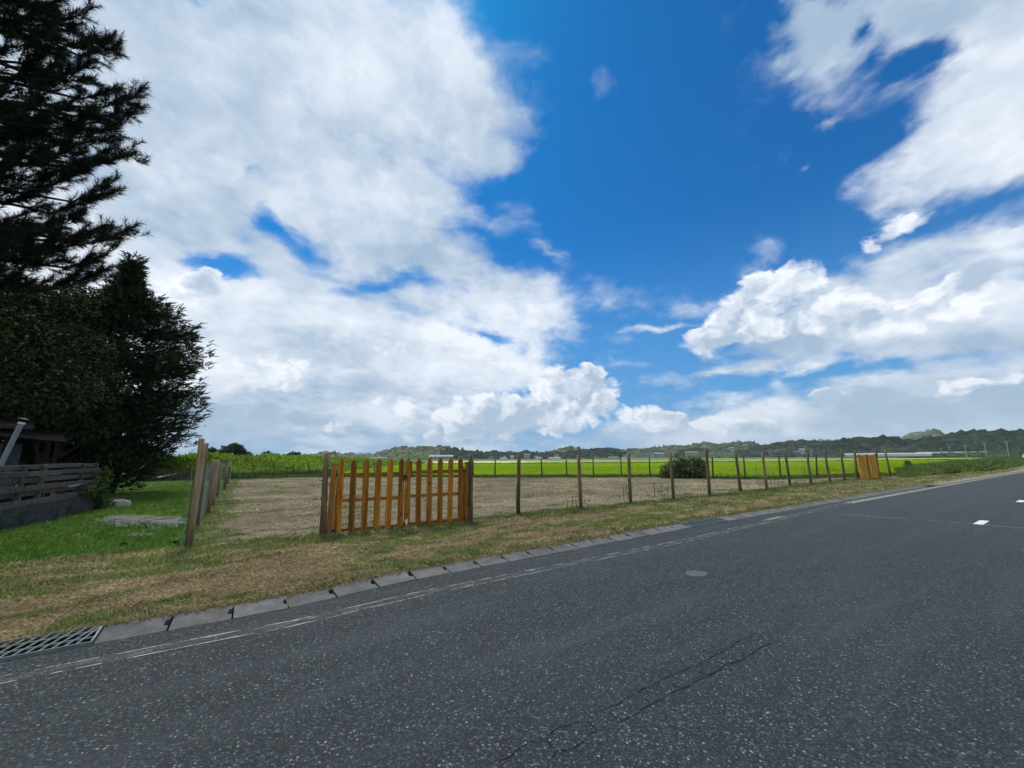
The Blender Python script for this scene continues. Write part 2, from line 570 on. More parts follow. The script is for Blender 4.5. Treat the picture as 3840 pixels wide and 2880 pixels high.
def m_asphalt(T, bs):
    p = geo(T)
    s = T.node('ShaderNodeSeparateXYZ', {0: p}).outputs
    p2 = T.vec('MULTIPLY', p, (1, 1, 0))
    c1 = T.voro(p2, 95.0, out='Color', dims='2D')
    k1 = T.node('ShaderNodeSeparateColor', {0: c1}).outputs
    e1 = T.voro(p2, 95.0, 'DISTANCE_TO_EDGE', dims='2D')
    c2 = T.voro(T.vec('ADD', p2, (3.3, 1.1, 0)), 52.0, out='Color', dims='2D')
    k2 = T.node('ShaderNodeSeparateColor', {0: c2}).outputs
    d2 = T.voro(T.vec('ADD', p2, (3.3, 1.1, 0)), 52.0, dims='2D')
    big = T.noise(T.vec('MULTIPLY', p, (0.10, 0.60, 1)), 1.0, 6, 0.6)
    mid = T.noise(p, 1.7, 5, 0.65)
    tone = T.mapr(T.math('MULTIPLY_ADD', mid, 0.5, big), 0.45, 1.05)
    base = T.mix(tone, (0.0125, 0.0165, 0.0188), (0.0225, 0.0285, 0.032))
    # stones of many greys set in the dark binder
    st = T.mix(T.mapr(k1[0], 0.48, 0.80), base, T.mix(T.mapr(k1[2], 0.70, 1.0), (0.050, 0.065, 0.071), (0.155, 0.178, 0.178)))
    col = T.mix(T.mapr(e1, 0.02, 0.14, 0.25, 1.0), (0.013, 0.014, 0.016), st)
    fine = T.noise(p, 260.0, 2, 0.6)
    col = T.mix(T.mapr(fine, 0.40, 0.75, 0.0, 0.5), col, (0.044, 0.054, 0.059))
    pale = T.math('MULTIPLY', T.mapr(k2[1], 0.955, 0.975), T.mapr(d2, 0.42, 0.25))
    col = T.mix(pale, col, T.mix(k2[2], (0.14, 0.15, 0.15), (0.31, 0.315, 0.30)))
    # worn, dusty streaks along the road and dark oil in the lane
    wear = T.noise(T.vec('MULTIPLY', p, (0.22, 1.6, 1)), 1.3, 5, 0.6)
    col = T.mix(T.mapr(wear, 0.46, 0.74, 0.0, 0.5), col, (0.062, 0.072, 0.076))
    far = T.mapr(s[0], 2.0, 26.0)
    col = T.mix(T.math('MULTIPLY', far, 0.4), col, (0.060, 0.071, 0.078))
    T.l.new(col, bs.inputs['Base Color'])
    bump(T, bs, T.math('ADD', T.math('MULTIPLY', k1[1], T.mapr(e1, 0.0, 0.2)), fine), 0.004, 0.8)


def m_ground(T, bs):
    a = T.node('ShaderNodeAttribute', attribute_name='tint').outputs['Color']
    p = geo(T)
    n = T.noise(p, 5.0, 7, 0.7)
    n2 = T.noise(T.vec('MULTIPLY', p, (1.0, 1.0, 1.0)), 38.0, 4, 0.7)
    k = T.mapr(T.math('MULTIPLY_ADD', n2, 0.9, n), 0.65, 1.25, 0.55, 1.35, False)
    c = T.mix(1.0, a, T.node('ShaderNodeCombineColor', {i: k for i in range(3)}).outputs[0], 'MULTIPLY')
    T.l.new(c, bs.inputs['Base Color'])
    bump(T, bs, T.math('MULTIPLY_ADD', n2, 0.5, n), 0.05, 0.8)


def m_concrete(T, bs):
    c = geo(T)
    r = rnd(T)
    n = T.noise(c, 4.5, 7, 0.65)
    n2 = T.noise(c, 120.0, 3, 0.6)
    s = T.noise(T.vec('ADD', c, T.node('ShaderNodeCombineXYZ', {0: T.math('MULTIPLY', r, 50.0)}).outputs[0]), 2.1, 5, 0.6)
    f = T.mapr(T.math('MULTIPLY_ADD', n2, 0.5, n), 0.5, 1.05)
    col = T.mix(f, (0.088, 0.090, 0.089), (0.175, 0.177, 0.172))
    col = T.mix(T.mapr(s, 0.48, 0.72, 0.0, 0.75), col, (0.085, 0.080, 0.062))
    g2 = T.noise(c, 17.0, 6, 0.7)
    col = T.mix(T.mapr(g2, 0.56, 0.72, 0.0, 0.7), col, (0.055, 0.055, 0.046))
    col = T.mix(1.0, col, T.node('ShaderNodeCombineColor', {i: T.math('MULTIPLY_ADD', r, 0.35, 0.82) for i in range(3)}).outputs[0], 'MULTIPLY')
    T.l.new(col, bs.inputs['Base Color'])
    bump(T, bs, T.math('MULTIPLY_ADD', n2, 0.4, n), 0.006)


def m_block(T, bs):
    c = geo(T)
    n = T.noise(c, 3.0, 7, 0.68)
    st = T.noise(T.vec('MULTIPLY', c, (1, 3.0, 0.7)), 2.6, 6, 0.7)
    col = T.mix(T.mapr(n, 0.3, 0.7), (0.022, 0.025, 0.025), (0.080, 0.084, 0.080))
    col = T.mix(T.mapr(st, 0.55, 0.78, 0.0, 0.8), col, (0.14, 0.15, 0.15))
    T.l.new(col, bs.inputs['Base Color'])
    bump(T, bs, T.math('ADD', n, T.noise(c, 60, 3)), 0.006)


def m_paint(worn, col):
    def fn(T, bs):
        p = geo(T)
        n = T.noise(T.vec('MULTIPLY', p, (1.2, 5, 1)), 4.0, 7, 0.72)
        n2 = T.noise(p, 70.0, 3, 0.7)
        uv = T.node('ShaderNodeUVMap').outputs[0]
        v = T.node('ShaderNodeSeparateXYZ', {0: uv}).outputs[1]
        edge = T.math('ABSOLUTE', T.math('SUBTRACT', v, 0.5))      # 0 middle .. 0.5 rim
        rim = T.mapr(edge, 0.34, 0.44)
        f = T.math('ADD', T.math('MULTIPLY_ADD', n2, 0.35, n), T.math('MULTIPLY', rim, 0.20 * worn))
        if worn > 0.5:
            br = T.noise(T.vec('MULTIPLY', p, (3.2, 14, 1)), 1.0, 4, 0.7)
            f = T.math('SUBTRACT', f, T.mapr(br, 0.54, 0.40, 0.0, 0.30))
        k = T.mapr(f, 0.52 + 0.20 * worn, 0.64 + 0.22 * worn)
        if worn > 0.5:
            k = T.math('MAXIMUM', k, T.math('MULTIPLY', T.mapr(T.math('ADD', n2, T.math('MULTIPLY', n, 0.6)), 0.72, 0.98), T.mapr(br, 0.40, 0.58, 0.0, 0.45)))
        T.l.new(T.mix(n2, tuple(x * 0.75 for x in col), col), bs.inputs['Base Color'])
        tr = T.n.new('ShaderNodeBsdfTransparent')
        mx = T.node('ShaderNodeMixShader', {0: k, 1: tr.outputs[0], 2: bs.outputs[0]})
        T.l.new(mx.outputs[0], [q for q in T.n if q.type == 'OUTPUT_MATERIAL'][0].inputs[0])
    return fn


def m_rice(T, bs):
    a = T.node('ShaderNodeAttribute', attribute_name='tint').outputs['Color']
    p = geo(T)
    n = T.noise(p, 0.35, 5, 0.6)
    n2 = T.noise(p, 4.0, 4, 0.7)
    k = T.mapr(T.math('MULTIPLY_ADD', n2, 0.8, n), 0.6, 1.2, 0.72, 1.22, False)
    c = T.mix(1.0, a, T.node('ShaderNodeCombineColor', {i: k for i in range(3)}).outputs[0], 'MULTIPLY')
    T.l.new(c, bs.inputs['Base Color'])
    bump(T, bs, T.math('ADD', n, n2), 0.25, 0.7)


M = {}
M['asphalt'] = mat('asphalt', m_asphalt, 0.85, 0.25)
M['ground'] = mat('dry_turf', m_ground, 0.95, 0.0)
M['concrete'] = mat('kerb_concrete', m_concrete, 0.9, 0.2)
M['block'] = mat('sooty_block', m_block, 0.95, 0.15)
M['edge_paint'] = mat('worn_edge_paint', m_paint(1.0, (0.33, 0.33, 0.30)), 0.8)
M['edge_dust'] = mat('dusty_edge_paint', m_paint(0.35, (0.36, 0.34, 0.27)), 0.8)
M['dash_paint'] = mat('white_dash_paint', m_paint(-0.9, (0.75, 0.75, 0.72)), 0.7)
M['rice'] = mat('rice_leaf', m_rice, 0.95, 0.0)
M['blade'] = tinted('grass_blade', 0.8, 0.05, trans=0.35)
M['leaf'] = tinted('weed_leaf', 0.8, 0.08, trans=0.4)
M['dark_leaf'] = tinted('dark_tree_leaf', 0.85, 0.08)
M['needle'] = tinted('pine_needle', 0.8, 0.1)
M['wood_crown'] = tinted('distant_foliage', 0.95, 0.05, detail=1, scale=0.55, lowhi=(0.45, 1.5))
M['bund'] = plain('bund_grass', (0.035, 0.065, 0.016), 0.4, 0.6, 0.95)
M['hill'] = plain('hillside', (0.035, 0.05, 0.03), 0.5, 0.05, 0.95)
M['low_land'] = plain('low_land', (0.10, 0.16, 0.04), 0.3, 0.03, 0.95)
M['post'] = wood('weathered_post', (0.045, 0.032, 0.018), (0.235, 0.160, 0.082), (17, 17, 0.9), True, 0.9, foot=(0.050, 0.034, 0.022))
M['post_light'] = wood('pale_split_post', (0.065, 0.046, 0.024), (0.33, 0.235, 0.115), (17, 17, 0.8), True, 0.9, foot=(0.075, 0.052, 0.030))
M['post_end'] = plain('post_end', (0.28, 0.25, 0.22), 0.3, 20, 0.9)
M['thin_post'] = wood('dark_thin_post', (0.030, 0.024, 0.018), (0.085, 0.066, 0.044), (40, 40, 2), False, 0.9)
M['picket'] = wood('stained_picket', (0.165, 0.055, 0.006), (0.45, 0.185, 0.018), (22, 22, 0.9), True, 0.6, spec=0.2, var=0.6)
M['lumber'] = wood('stained_lumber', (0.26, 0.098, 0.012), (0.44, 0.20, 0.036), (30, 30, 1.4), True, 0.6, var=0.25)
M['gate_yellow'] = wood('yellow_stained_picket', (0.26, 0.115, 0.010), (0.56, 0.30, 0.045), (22, 22, 1.6), False, 0.6, var=1.1)
M['rail'] = wood('stained_rail', (0.19, 0.066, 0.008), (0.33, 0.13, 0.020), (1.4, 26, 26), True, 0.6, var=0.2)
M['plank'] = wood('grey_plank', (0.042, 0.037, 0.033), (0.120, 0.105, 0.092), (30, 1.2, 30), False, 0.95, var=0.5)
M['black_iron'] = plain('black_iron', (0.015, 0.014, 0.014), 0.3, 30, 0.5, spec=0.5)
M['brass'] = plain('pale_brass', (0.72, 0.58, 0.28), 0.2, 30, 0.35, metal=0.6)
M['white_metal'] = plain('white_metal', (0.75, 0.75, 0.73), 0.12, 30, 0.4, spec=0.5)
M['wire'] = plain('galvanised_wire', (0.34, 0.36, 0.39), 0.2, 4, 0.45, metal=0.4)
M['grate'] = plain('galvanised_grate', (0.17, 0.195, 0.19), 0.25, 25, 0.6, metal=0.25)
M['grate_blue'] = plain('dull_blue_grate', (0.16, 0.22, 0.24), 0.3, 15, 0.7)
M['void'] = plain('gap_black', (0.012, 0.013, 0.012), 0.5, 8, 0.95)  # near-black colour of the drain floor, kerb bed and wall core
M['crack'] = plain('crack_soot', (0.010, 0.011, 0.012), 0.3, 30, 1.0)
M['seam'] = plain('pale_seam', (0.22, 0.20, 0.16), 0.4, 9, 0.95)
M['patch'] = plain('worn_patch', (0.085, 0.093, 0.096), 0.45, 60, 0.95)
M['bark'] = plain('dark_bark', (0.030, 0.024, 0.020), 0.5, 8, 0.95, 0.02)
M['twig'] = plain('dark_twig', (0.035, 0.028, 0.022), 0.4, 12, 0.95)
M['stake'] = plain('dry_stake', (0.095, 0.075, 0.05), 0.4, 12, 0.9)
M['stone'] = plain('pale_stone', (0.34, 0.31, 0.25), 0.35, 4, 0.9, 0.03)
M['gravel'] = plain('grey_gravel', (0.20, 0.20, 0.20), 0.5, 22, 0.95, 0.03)
M['clod'] = plain('dark_clod', (0.012, 0.010, 0.008), 0.4, 20, 0.95)
M['shed'] = plain('dark_shed_board', (0.010, 0.0095, 0.0095), 0.5, 5, 0.95)
M['shed_grey'] = plain('grey_sheet', (0.075, 0.082, 0.088), 0.4, 3, 0.85)
M['fascia'] = plain('dull_pink_fascia', (0.055, 0.038, 0.034), 0.3, 6, 0.9)
M['pipe'] = plain('pale_pipe', (0.24, 0.26, 0.26), 0.3, 9, 0.6)
M['white_wall'] = plain('white_render', (0.42, 0.42, 0.41), 0.12, 0.4, 0.85)
M['cream_wall'] = plain('cream_render', (0.32, 0.30, 0.26), 0.15, 0.4, 0.85)
M['brown_wall'] = plain('brown_boarding', (0.16, 0.13, 0.11), 0.2, 0.4, 0.85)
M['grey_roof'] = plain('grey_roof', (0.20, 0.22, 0.25), 0.2, 0.5, 0.7)
M['dark_roof'] = plain('dark_roof', (0.075, 0.078, 0.088), 0.25, 0.5, 0.7)
M['brown_roof'] = plain('brown_roof', (0.17, 0.13, 0.11), 0.25, 0.5, 0.7)
M['pale_roof'] = plain('pale_sheet_roof', (0.28, 0.30, 0.32), 0.15, 0.5, 0.5)
M['film'] = plain('white_film', (0.40, 0.42, 0.44), 0.08, 0.5, 0.4)
M['glass'] = plain('dark_glass', (0.03, 0.035, 0.04), 0.2, 2, 0.15, spec=0.6)
M['pole'] = plain('concrete_pole', (0.26, 0.28, 0.28), 0.15, 1, 0.85)
M['car_paint'] = plain('white_car_paint', (0.68, 0.70, 0.72), 0.03, 1, 0.25, spec=0.5)
M['rubber'] = plain('tyre_rubber', (0.02, 0.02, 0.02), 0.2, 10, 0.9)
M['blue_sheet'] = plain('pale_blue_sheet', (0.30, 0.40, 0.44), 0.2, 4, 0.6)

K22 = 3840 / 2212.0


def gxy(pts, k=1.0, z=0.0):
    return np.array([G(x * k, y * k, z)[:2] for x, y in pts])


# ------------------------------------------------------------------ ground lines measured in the photograph
_kf = gxy([(0, 1430), (352, 1365), (608, 1318), (893, 1253), (1480, 1142), (1800, 1086), (2212, 1017)], K22)
_kf = np.vstack([[-60, _kf[0, 1] + 0.25], [-8, _kf[0, 1] + 0.1], _kf, [_kf[-1, 0] + 60, _kf[-1, 1] + 1.0], [420, _kf[-1, 1] + 6]])
def kerb_y(x):
    return np.interp(x, _kf[:, 0], _kf[:, 1])


KW = 0.30
_el = gxy([(0, 1470), (500, 1372), (1000, 1265), (1500, 1164), (1800, 1094), (2050, 1048)], K22)
def line_y(x):
    d = np.interp(x, _el[:, 0], _el[:, 1] - kerb_y(_el[:, 0]))
    return kerb_y(x) + d


FRONT = [((704, 2068), (757, 1646)), ((1210, 2017), (1223, 1700)), ((1765, 1968), (1765, 1707)), ((1943, 1942), (1946, 1704)),
         ((2179, 1922), (2170, 1707)), ((2365, 1898), (2357, 1701)), ((2527, 1882), (2513, 1697)), ((2662, 1866), (2648, 1687)),
         ((2778, 1851), (2759, 1699)), ((2877, 1844), (2859, 1696)), ((2965, 1830), (2943, 1690)), ((3043, 1822), (3027, 1701)),
         ((3114, 1814), (3091, 1685)), ((3168, 1807.5), (3153, 1685)), ((3216, 1800), (3204, 1689)), ((3297, 1793), (3285, 1690)), ((3341, 1789), (3319, 1692))]
BACK = [((946, 1799), (950, 1738)), ((1025.6, 1797), (1027, 1736)), ((1100, 1793), (1101, 1742)), ((1155, 1793), (1157, 1738)), ((1404, 1792), (1404, 1730)), ((1543, 1792), (1543, 1729)),
        ((1774, 1793.6), (1774, 1724)), ((1856, 1793.6), (1857, 1723)), ((2034, 1793), (2029, 1720)), ((2126, 1793), (2123, 1723)),
        ((2226, 1794), (2224, 1718)), ((2331, 1792), (2328, 1718)), ((2438, 1793), (2435, 1716)), ((2554, 1793), (2548, 1715)),
        ((2675, 1798), (2671, 1714)), ((2796, 1801), (2788, 1712)), ((2928, 1800), (2920, 1710)), ((3065, 1796), (3060, 1702))]
LEFTP = [((736, 1983), (775, 1663)), ((777, 1932), (803, 1722)), ((795, 1900), (816, 1724)), ((812, 1868), (828, 1742)), ((840, 1838), (853, 1722)), ((850, 1820), (861, 1750))]
_fp = np.array([G(*b)[:2] for b, t in FRONT])
_bp = np.array([G(*b)[:2] for b, t in BACK])
_lp = np.array([G(704, 2068)[:2]] + [G(*b)[:2] for b, t in LEFTP] + [G(862, 1803)[:2]])
_bo = _bp[np.argsort(_bp[:, 0])]
_bo = np.vstack([[-60, 37], [_lp[-1, 0], _lp[-1, 1]], _bo, _fp[-1] + [0.5, 0.4], [48, 8.0], [75, 7.0], [130, 5.0], [420, 0.0]])
def front_y(x):
    return np.interp(x, _fp[:, 0], _fp[:, 1])


def left_x(y):
    return np.interp(y, _lp[:, 1], _lp[:, 0])


def back_y(x):
    return np.interp(x, _bo[:, 0], _bo[:, 1])


def ground_z(x, y):
    z = 0.05 * (fbm(x * 0.7, y * 0.7, 3, 5) - 0.5) + 0.055 * (fbm(x * 3.3, y * 3.3, 3, 6) - 0.5) + 0.025
    z = z * sstep(0.0, 0.4, y - kerb_y(x) - KW) + 0.035
    return z - 0.55 * sstep(0.5, 2.2, y - back_y(x))


def greenness(x, y):
    t = y - kerb_y(x) - KW
    n = fbm(x * 0.9, y * 2.2, 5, 11)
    n2 = fbm(x * 2.6, y * 5.2, 5, 23)
    left = (x < left_x(np.clip(y, 9, 35))) & (y > 8.2)
    inside = (y > front_y(x) + 0.1) & (~left) & (x < 38)
    g = 0.50 + (n - 0.5) * 1.7 + (n2 - 0.5) * 2.0
    g = g - 0.26 * sstep(2.0, 0.3, x) * sstep(2.2, 1.2, t) + 0.30 * sstep(1.2, 2.4, t) * sstep(1.5, -1.0, x)
    g = g + 0.30 * np.exp(-((t - 0.25) / 0.3) ** 2) * sstep(-0.6, 0.6, x) * sstep(5.0, 3.0, x)
    g = g + 0.28 * np.exp(-((y - front_y(x) + 0.1) / 0.34) ** 2) * (x > 0.2)
    g = g + 0.18 * sstep(5, 14, x)
    gi = 0.22 + (n - 0.5) * 1.7 + (n2 - 0.5) * 1.0 + 0.75 * sstep(0.9, 0.2, x - left_x(np.clip(y, 9, 35))) + 0.25 * sstep(1.4, 0.2, y - front_y(x))
    gi = gi + 0.6 * sstep(1.5, 0.3, back_y(x) - y)
    gl = 0.85 + (n - 0.5) * 1.0 + (n2 - 0.5) * 0.5 - 0.35 * sstep(10.2, 8.4, y)
    g = np.where(inside, gi, np.where(left, gl, g))
    return np.clip(np.where(y > back_y(x) - 0.3, 0.95, g), 0, 1), left, inside


_wa, _wb = G(-260, 2081)[:2], G(356, 1922)[:2]


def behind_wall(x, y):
    """bare soil under the dark trees, their shade put into its colour"""
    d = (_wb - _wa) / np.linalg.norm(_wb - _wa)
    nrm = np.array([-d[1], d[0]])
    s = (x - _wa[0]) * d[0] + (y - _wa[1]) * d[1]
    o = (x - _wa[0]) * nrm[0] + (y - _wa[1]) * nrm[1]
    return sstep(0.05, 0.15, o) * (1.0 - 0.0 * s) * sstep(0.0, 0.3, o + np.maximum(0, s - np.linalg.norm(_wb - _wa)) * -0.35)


def ground_cols(x, y):
    g, left, inside = greenness(x, y)
    n = fbm(x * 1.3, y * 2.4, 4, 41)[:, None]
    dry = np.where(inside[:, None], np.array([0.255, 0.215, 0.145]), np.array([0.245, 0.195, 0.110]))
    dry = dry * (0.65 + 0.7 * n) * (0.70 + 0.6 * fbm(x * 0.30, y * 0.65, 4, 57))[:, None]
    grn = np.where(left[:, None], np.array([0.085, 0.150, 0.034]), np.array([0.11, 0.135, 0.045])) * (0.7 + 0.6 * n)
    k = 0.8 * sstep(0.25, 0.85, g)[:, None]
    c = dry * (1 - k) + grn * k
    t = y - kerb_y(x) + (n[:, 0] - 0.5) * 0.9
    du = (sstep(26, 31, x) * sstep(0.75, 0.25, t))[:, None]
    c = c * (1 - du) + np.array([0.27, 0.245, 0.195]) * du
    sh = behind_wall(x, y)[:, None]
    return c * (1 - sh) + np.array([0.030, 0.026, 0.020]) * sh  # ground behind the wall darkened to stand for the tree shade


def axis_pts(a, b, fine_a, fine_b, f, c):
    L = list(np.arange(fine_a, fine_b, f))
    s, x = f, fine_b
    while x < b:
        L.append(x)
        s = min(s * 1.12, c)
        x += s
    s, x = f, fine_a
    while x > a:
        s = min(s * 1.12, c)
        x -= s
        L.append(x)
    return np.array(sorted(L))


def grid_faces(nx, ny):
    i, j = np.meshgrid(np.arange(nx - 1), np.arange(ny - 1), indexing='ij')
    a = (i * ny + j).ravel()
    return np.stack([a, a + ny, a + ny + 1, a + 1], 1)


# ------------------------------------------------------------------ the setting
th = np.linspace(0, 2 * np.pi, 65)[:-1]
v = np.vstack([[[0, 0, -0.62]], np.stack([np.cos(th) * 2200, np.sin(th) * 2200, np.full(64, -0.62)], 1)])
f = np.array([[0, 1 + k, 1 + (k + 1) % 64] for k in range(64)])
tag(npmesh('ground', v, f, M['low_land']), kind='structure')

xs = axis_pts(-45, 420, -9, 14, 0.10, 5.0)
ts = np.concatenate([np.arange(0, 5.0, 0.10), np.arange(5.0, 14, 0.3), np.arange(14, 48, 1.0)])
X, Tt = np.meshgrid(xs, ts, indexing='ij')
Y = kerb_y(X) + np.where(X > 27.9, -0.01, KW - 0.01) + Tt
x, y = X.ravel(), Y.ravel()
z = np.where(x > 27.9, np.maximum(ground_z(x, y) - 0.035 * sstep(0.8, 0.0, y - kerb_y(x)), -0.7) + 0.004, ground_z(x, y))
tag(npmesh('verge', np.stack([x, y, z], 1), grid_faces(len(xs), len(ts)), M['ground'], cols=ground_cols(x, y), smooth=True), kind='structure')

xs = axis_pts(-60, 420, -6, 30, 0.5, 8.0)
ts = np.array([-14.0, -8, -5, -3.5, -2, -1, 0.0])
X, Tt = np.meshgrid(xs, ts, indexing='ij')
Y = kerb_y(X) * (1 - (-Tt / 14.0) * 0.0) + Tt * 0.75
road = tag(npmesh('road', np.stack([X.ravel(), Y.ravel(), 0.0 * X.ravel()], 1), grid_faces(len(xs), len(ts)), M['asphalt']), kind='structure')


def strip(name, xs, yc, width, z, material, parent=road):
    xs = np.asarray(xs, float)
    yc = np.asarray(yc, float)
    v = np.concatenate([np.stack([xs, yc - width / 2, np.full(len(xs), z)], 1), np.stack([xs, yc + width / 2, np.full(len(xs), z)], 1)])
    n = len(xs)
    f = np.array([[i, i + 1, n + i + 1, n + i] for i in range(n - 1)])
    o = npmesh(name, v, f, material, parent)
    uv = o.data.uv_layers.new(name='UVMap')
    vi = np.array([l.vertex_index for l in o.data.loops])
    uvs = np.stack([v[vi, 0], (vi >= n).astype(float)], 1).astype(np.float32)
    uv.data.foreach_set('uv', uvs.ravel())
    return o


xs = np.arange(-8, 22.0, 0.25)
strip('edge_line', xs, line_y(xs), 0.155, 0.004, M['edge_paint'])
xs = np.arange(16.0, 70.0, 0.5)
strip('dusty_edge_line', xs, line_y(xs) + 0.03, 0.22, 0.008, M['edge_dust'])
d0, d1 = G(3680, 1960), G(3828, 1880)
dl = (d1 - d0)
for i in range(0, 7):
    c = d0 + dl * i
    a = math.atan2(dl[1], dl[0])
    b = MB()
    b.box((0, 0, 0.003), (0.85, 0.14, 0.003))
    o = b.build('lane_dash', None, road, (c[0], c[1], 0.003))
    o.rotation_euler = (0, 0, a)
    uv = o.data.uv_layers.new(name='UVMap')
    for l in o.data.loops:
        co = o.data.vertices[l.vertex_index].co
        uv.data[l.index].uv = (co.x, 0.5 + co.y * 2)
    o.data.materials.append(M['dash_paint'])


def ribbon(pts, w, z, mb, jit=0.5):
    pts = [np.asarray(p[:2]) for p in pts]
    L = []
    for a, b in zip(pts[:-1], pts[1:]):
        n = max(2, int(np.linalg.norm(b - a) / 0.05))
        for i in range(n):
            L.append(a + (b - a) * i / n)
    L.append(pts[-1])
    v = []
    for i, p in enumerate(L):
        t = L[min(i + 1, len(L) - 1)] - L[max(i - 1, 0)]
        t = t / (np.linalg.norm(t) + 1e-9)
        nrm = np.array([-t[1], t[0]])
        p = p + nrm * (random.random() - 0.5) * 0.03 * jit
        ww = w * (0.35 + 1.1 * random.random()) * (1 if 0 < i < len(L) - 1 else 0.2)
        v += [(p[0] - nrm[0] * ww / 2, p[1] - nrm[1] * ww / 2, z), (p[0] + nrm[0] * ww / 2, p[1] + nrm[1] * ww / 2, z)]
    mb.add(v, [(2 * i, 2 * i + 2, 2 * i + 3, 2 * i + 1) for i in range(len(L) - 1)])


def zoom_px(ox, oy, s):
    return lambda pts: [G(ox + x * s, oy + y * s) for x, y in pts]


zc = zoom_px(1800, 2200, 2040 / 2212)
for pts in ([(270, 737), (300, 690), (308, 664), (345, 664), (390, 652), (440, 620), (440, 600), (470, 590), (520, 580), (580, 545), (640, 515), (690, 480), (740, 460), (800, 420), (860, 400), (950, 350), (1000, 320), (1075, 290), (1130, 255), (1190, 225), (1160, 195), (1130, 190)],
            [(308, 664), (270, 625), (300, 590), (330, 570), (420, 545), (500, 500), (560, 475), (640, 432), (700, 400), (760, 365), (860, 330), (940, 290), (1010, 250), (1060, 220), (1130, 190)],
            [(430, 545), (465, 575), (490, 588)], [(520, 510), (545, 530), (575, 545)], [(645, 435), (670, 462), (700, 468)], [(780, 395), (810, 412), (850, 408)],
            [(860, 332), (900, 350), (935, 362), (985, 330)], [(945, 295), (980, 315), (1020, 312), (1070, 295), (1075, 270), (1040, 252)], [(1040, 235), (1070, 232), (1080, 250)],
            [(270, 625), (215, 632), (120, 690), (60, 730)]):
    mb = MB()
    ribbon(zc(pts), 0.0050, 0.0035, mb)
    mb.build('crack', M['crack'], road)
mb = MB()
ribbon([G(3150, 1926), G(3300, 1940), G(3400, 1945)], 0.05, 0.0036, mb)
ribbon([G(3480, 1952), G(3640, 1964), G(3840, 1981), G(4000, 1996)], 0.05, 0.0036, mb)
mb.build('pale_seam', M['seam'], road)
mb = MB()
ribbon([G(3785, 1799), G(3900, 1804)], 0.12, 0.0036, mb)
mb.build('crack', M['crack'], road)


def disc(name, c, rx, ry, z, material, parent, n=28, jit=0.08, rz=0.0):
    v = [(0, 0, 0)]
    for k in range(n):
        a = 2 * math.pi * k / n
        j = 1 + jit * (random.random() - 0.5) * 2
        v.append((rx * j * math.cos(a), ry * j * math.sin(a), 0))
    o = MB().add(v, [(0, 1 + k, 1 + (k + 1) % n) for k in range(n)]).build(name, material, parent, (c[0], c[1], z))
    o.rotation_euler = (0, 0, rz)
    return o


M['sand'] = plain('pale_sand', (0.19, 0.17, 0.13), 0.3, 14, 0.95)
disc('sand_patch', G(2905, 1944), 0.55, 0.07, 0.0058, M['sand'], road, 40, 0.35, 0.0)
disc('worn_patch', G(2612, 2152), 0.16, 0.125, 0.0045, M['patch'], road)

# kerb: a concrete bed with its sloping slabs laid on it
xs = np.arange(-20, 28.3, 0.5)
prof = [(0.004, -0.004), (0.006, -0.12), (KW, -0.12), (KW + 0.01, 0.02)]
v = np.array([[xx, kerb_y(xx) + a, b] for xx in xs for a, b in prof])
f = np.array([[i * 4 + k, i * 4 + k + 1, (i + 1) * 4 + k + 1, (i + 1) * 4 + k] for i in range(len(xs) - 1) for k in range(3)])
kerb = tag(npmesh('kerb', v, f, M['void']), kind='structure')
_j = [G(x * K22, y * K22)[0] for x, y in [(205, 1385), (352, 1358), (490, 1332), (608, 1308), (715, 1285), (805, 1266), (893, 1250), (975, 1238)]]
step = float(np.mean(np.diff(_j)))
g1a, g1b = _j[0] - 2 * step - 0.02, _j[0]
g2a, g2b = G(1490 * K22, 1142 * K22)[0], G(1562 * K22, 1130 * K22)[0]
joints_ = [_j[0] + i * step for i in range(-16, 60)]
g2a, g2b = min(joints_, key=lambda q: abs(q - g2a)), min(joints_, key=lambda q: abs(q - g2b - 0.2))
joints = [_j[0] + i * step for i in range(-16, 60)]


def slab(a, b):
    """sloping gutter slab from a to b along the road, a lifting notch in its end"""
    w, gap = b - a, 0.007
    out = [(gap, 0.0), (w - gap, 0.0), (w - gap, 0.10), (w - 0.040, 0.11), (w - 0.040, 0.20), (w - gap, 0.21), (w - gap, KW), (gap, KW)]
    s = 0.045 / KW
    ym, yn = kerb_y(a), kerb_y(b)
    rz = math.atan2(yn - ym, w)
    mb = MB()
    mb.prism(out, lambda p: (p[0], p[1], -0.030), lambda p: (p[0], p[1], 0.006 + s * p[1]))
    o = mb.build('kerb_slab', M['concrete'], kerb, (a, ym, random.uniform(-0.003, 0.003)), bevel=0.003)
    o.rotation_euler = (random.uniform(-0.008, 0.008), 0, rz + random.uniform(-0.006, 0.006))


for a, b in zip(joints[:-1], joints[1:]):
    if b <= g1a + 0.05 or (a >= g1b - 0.02 and (b < g2a + 0.05 or a > g2b - 0.05)) and b < 29.6:
        slab(a, b)


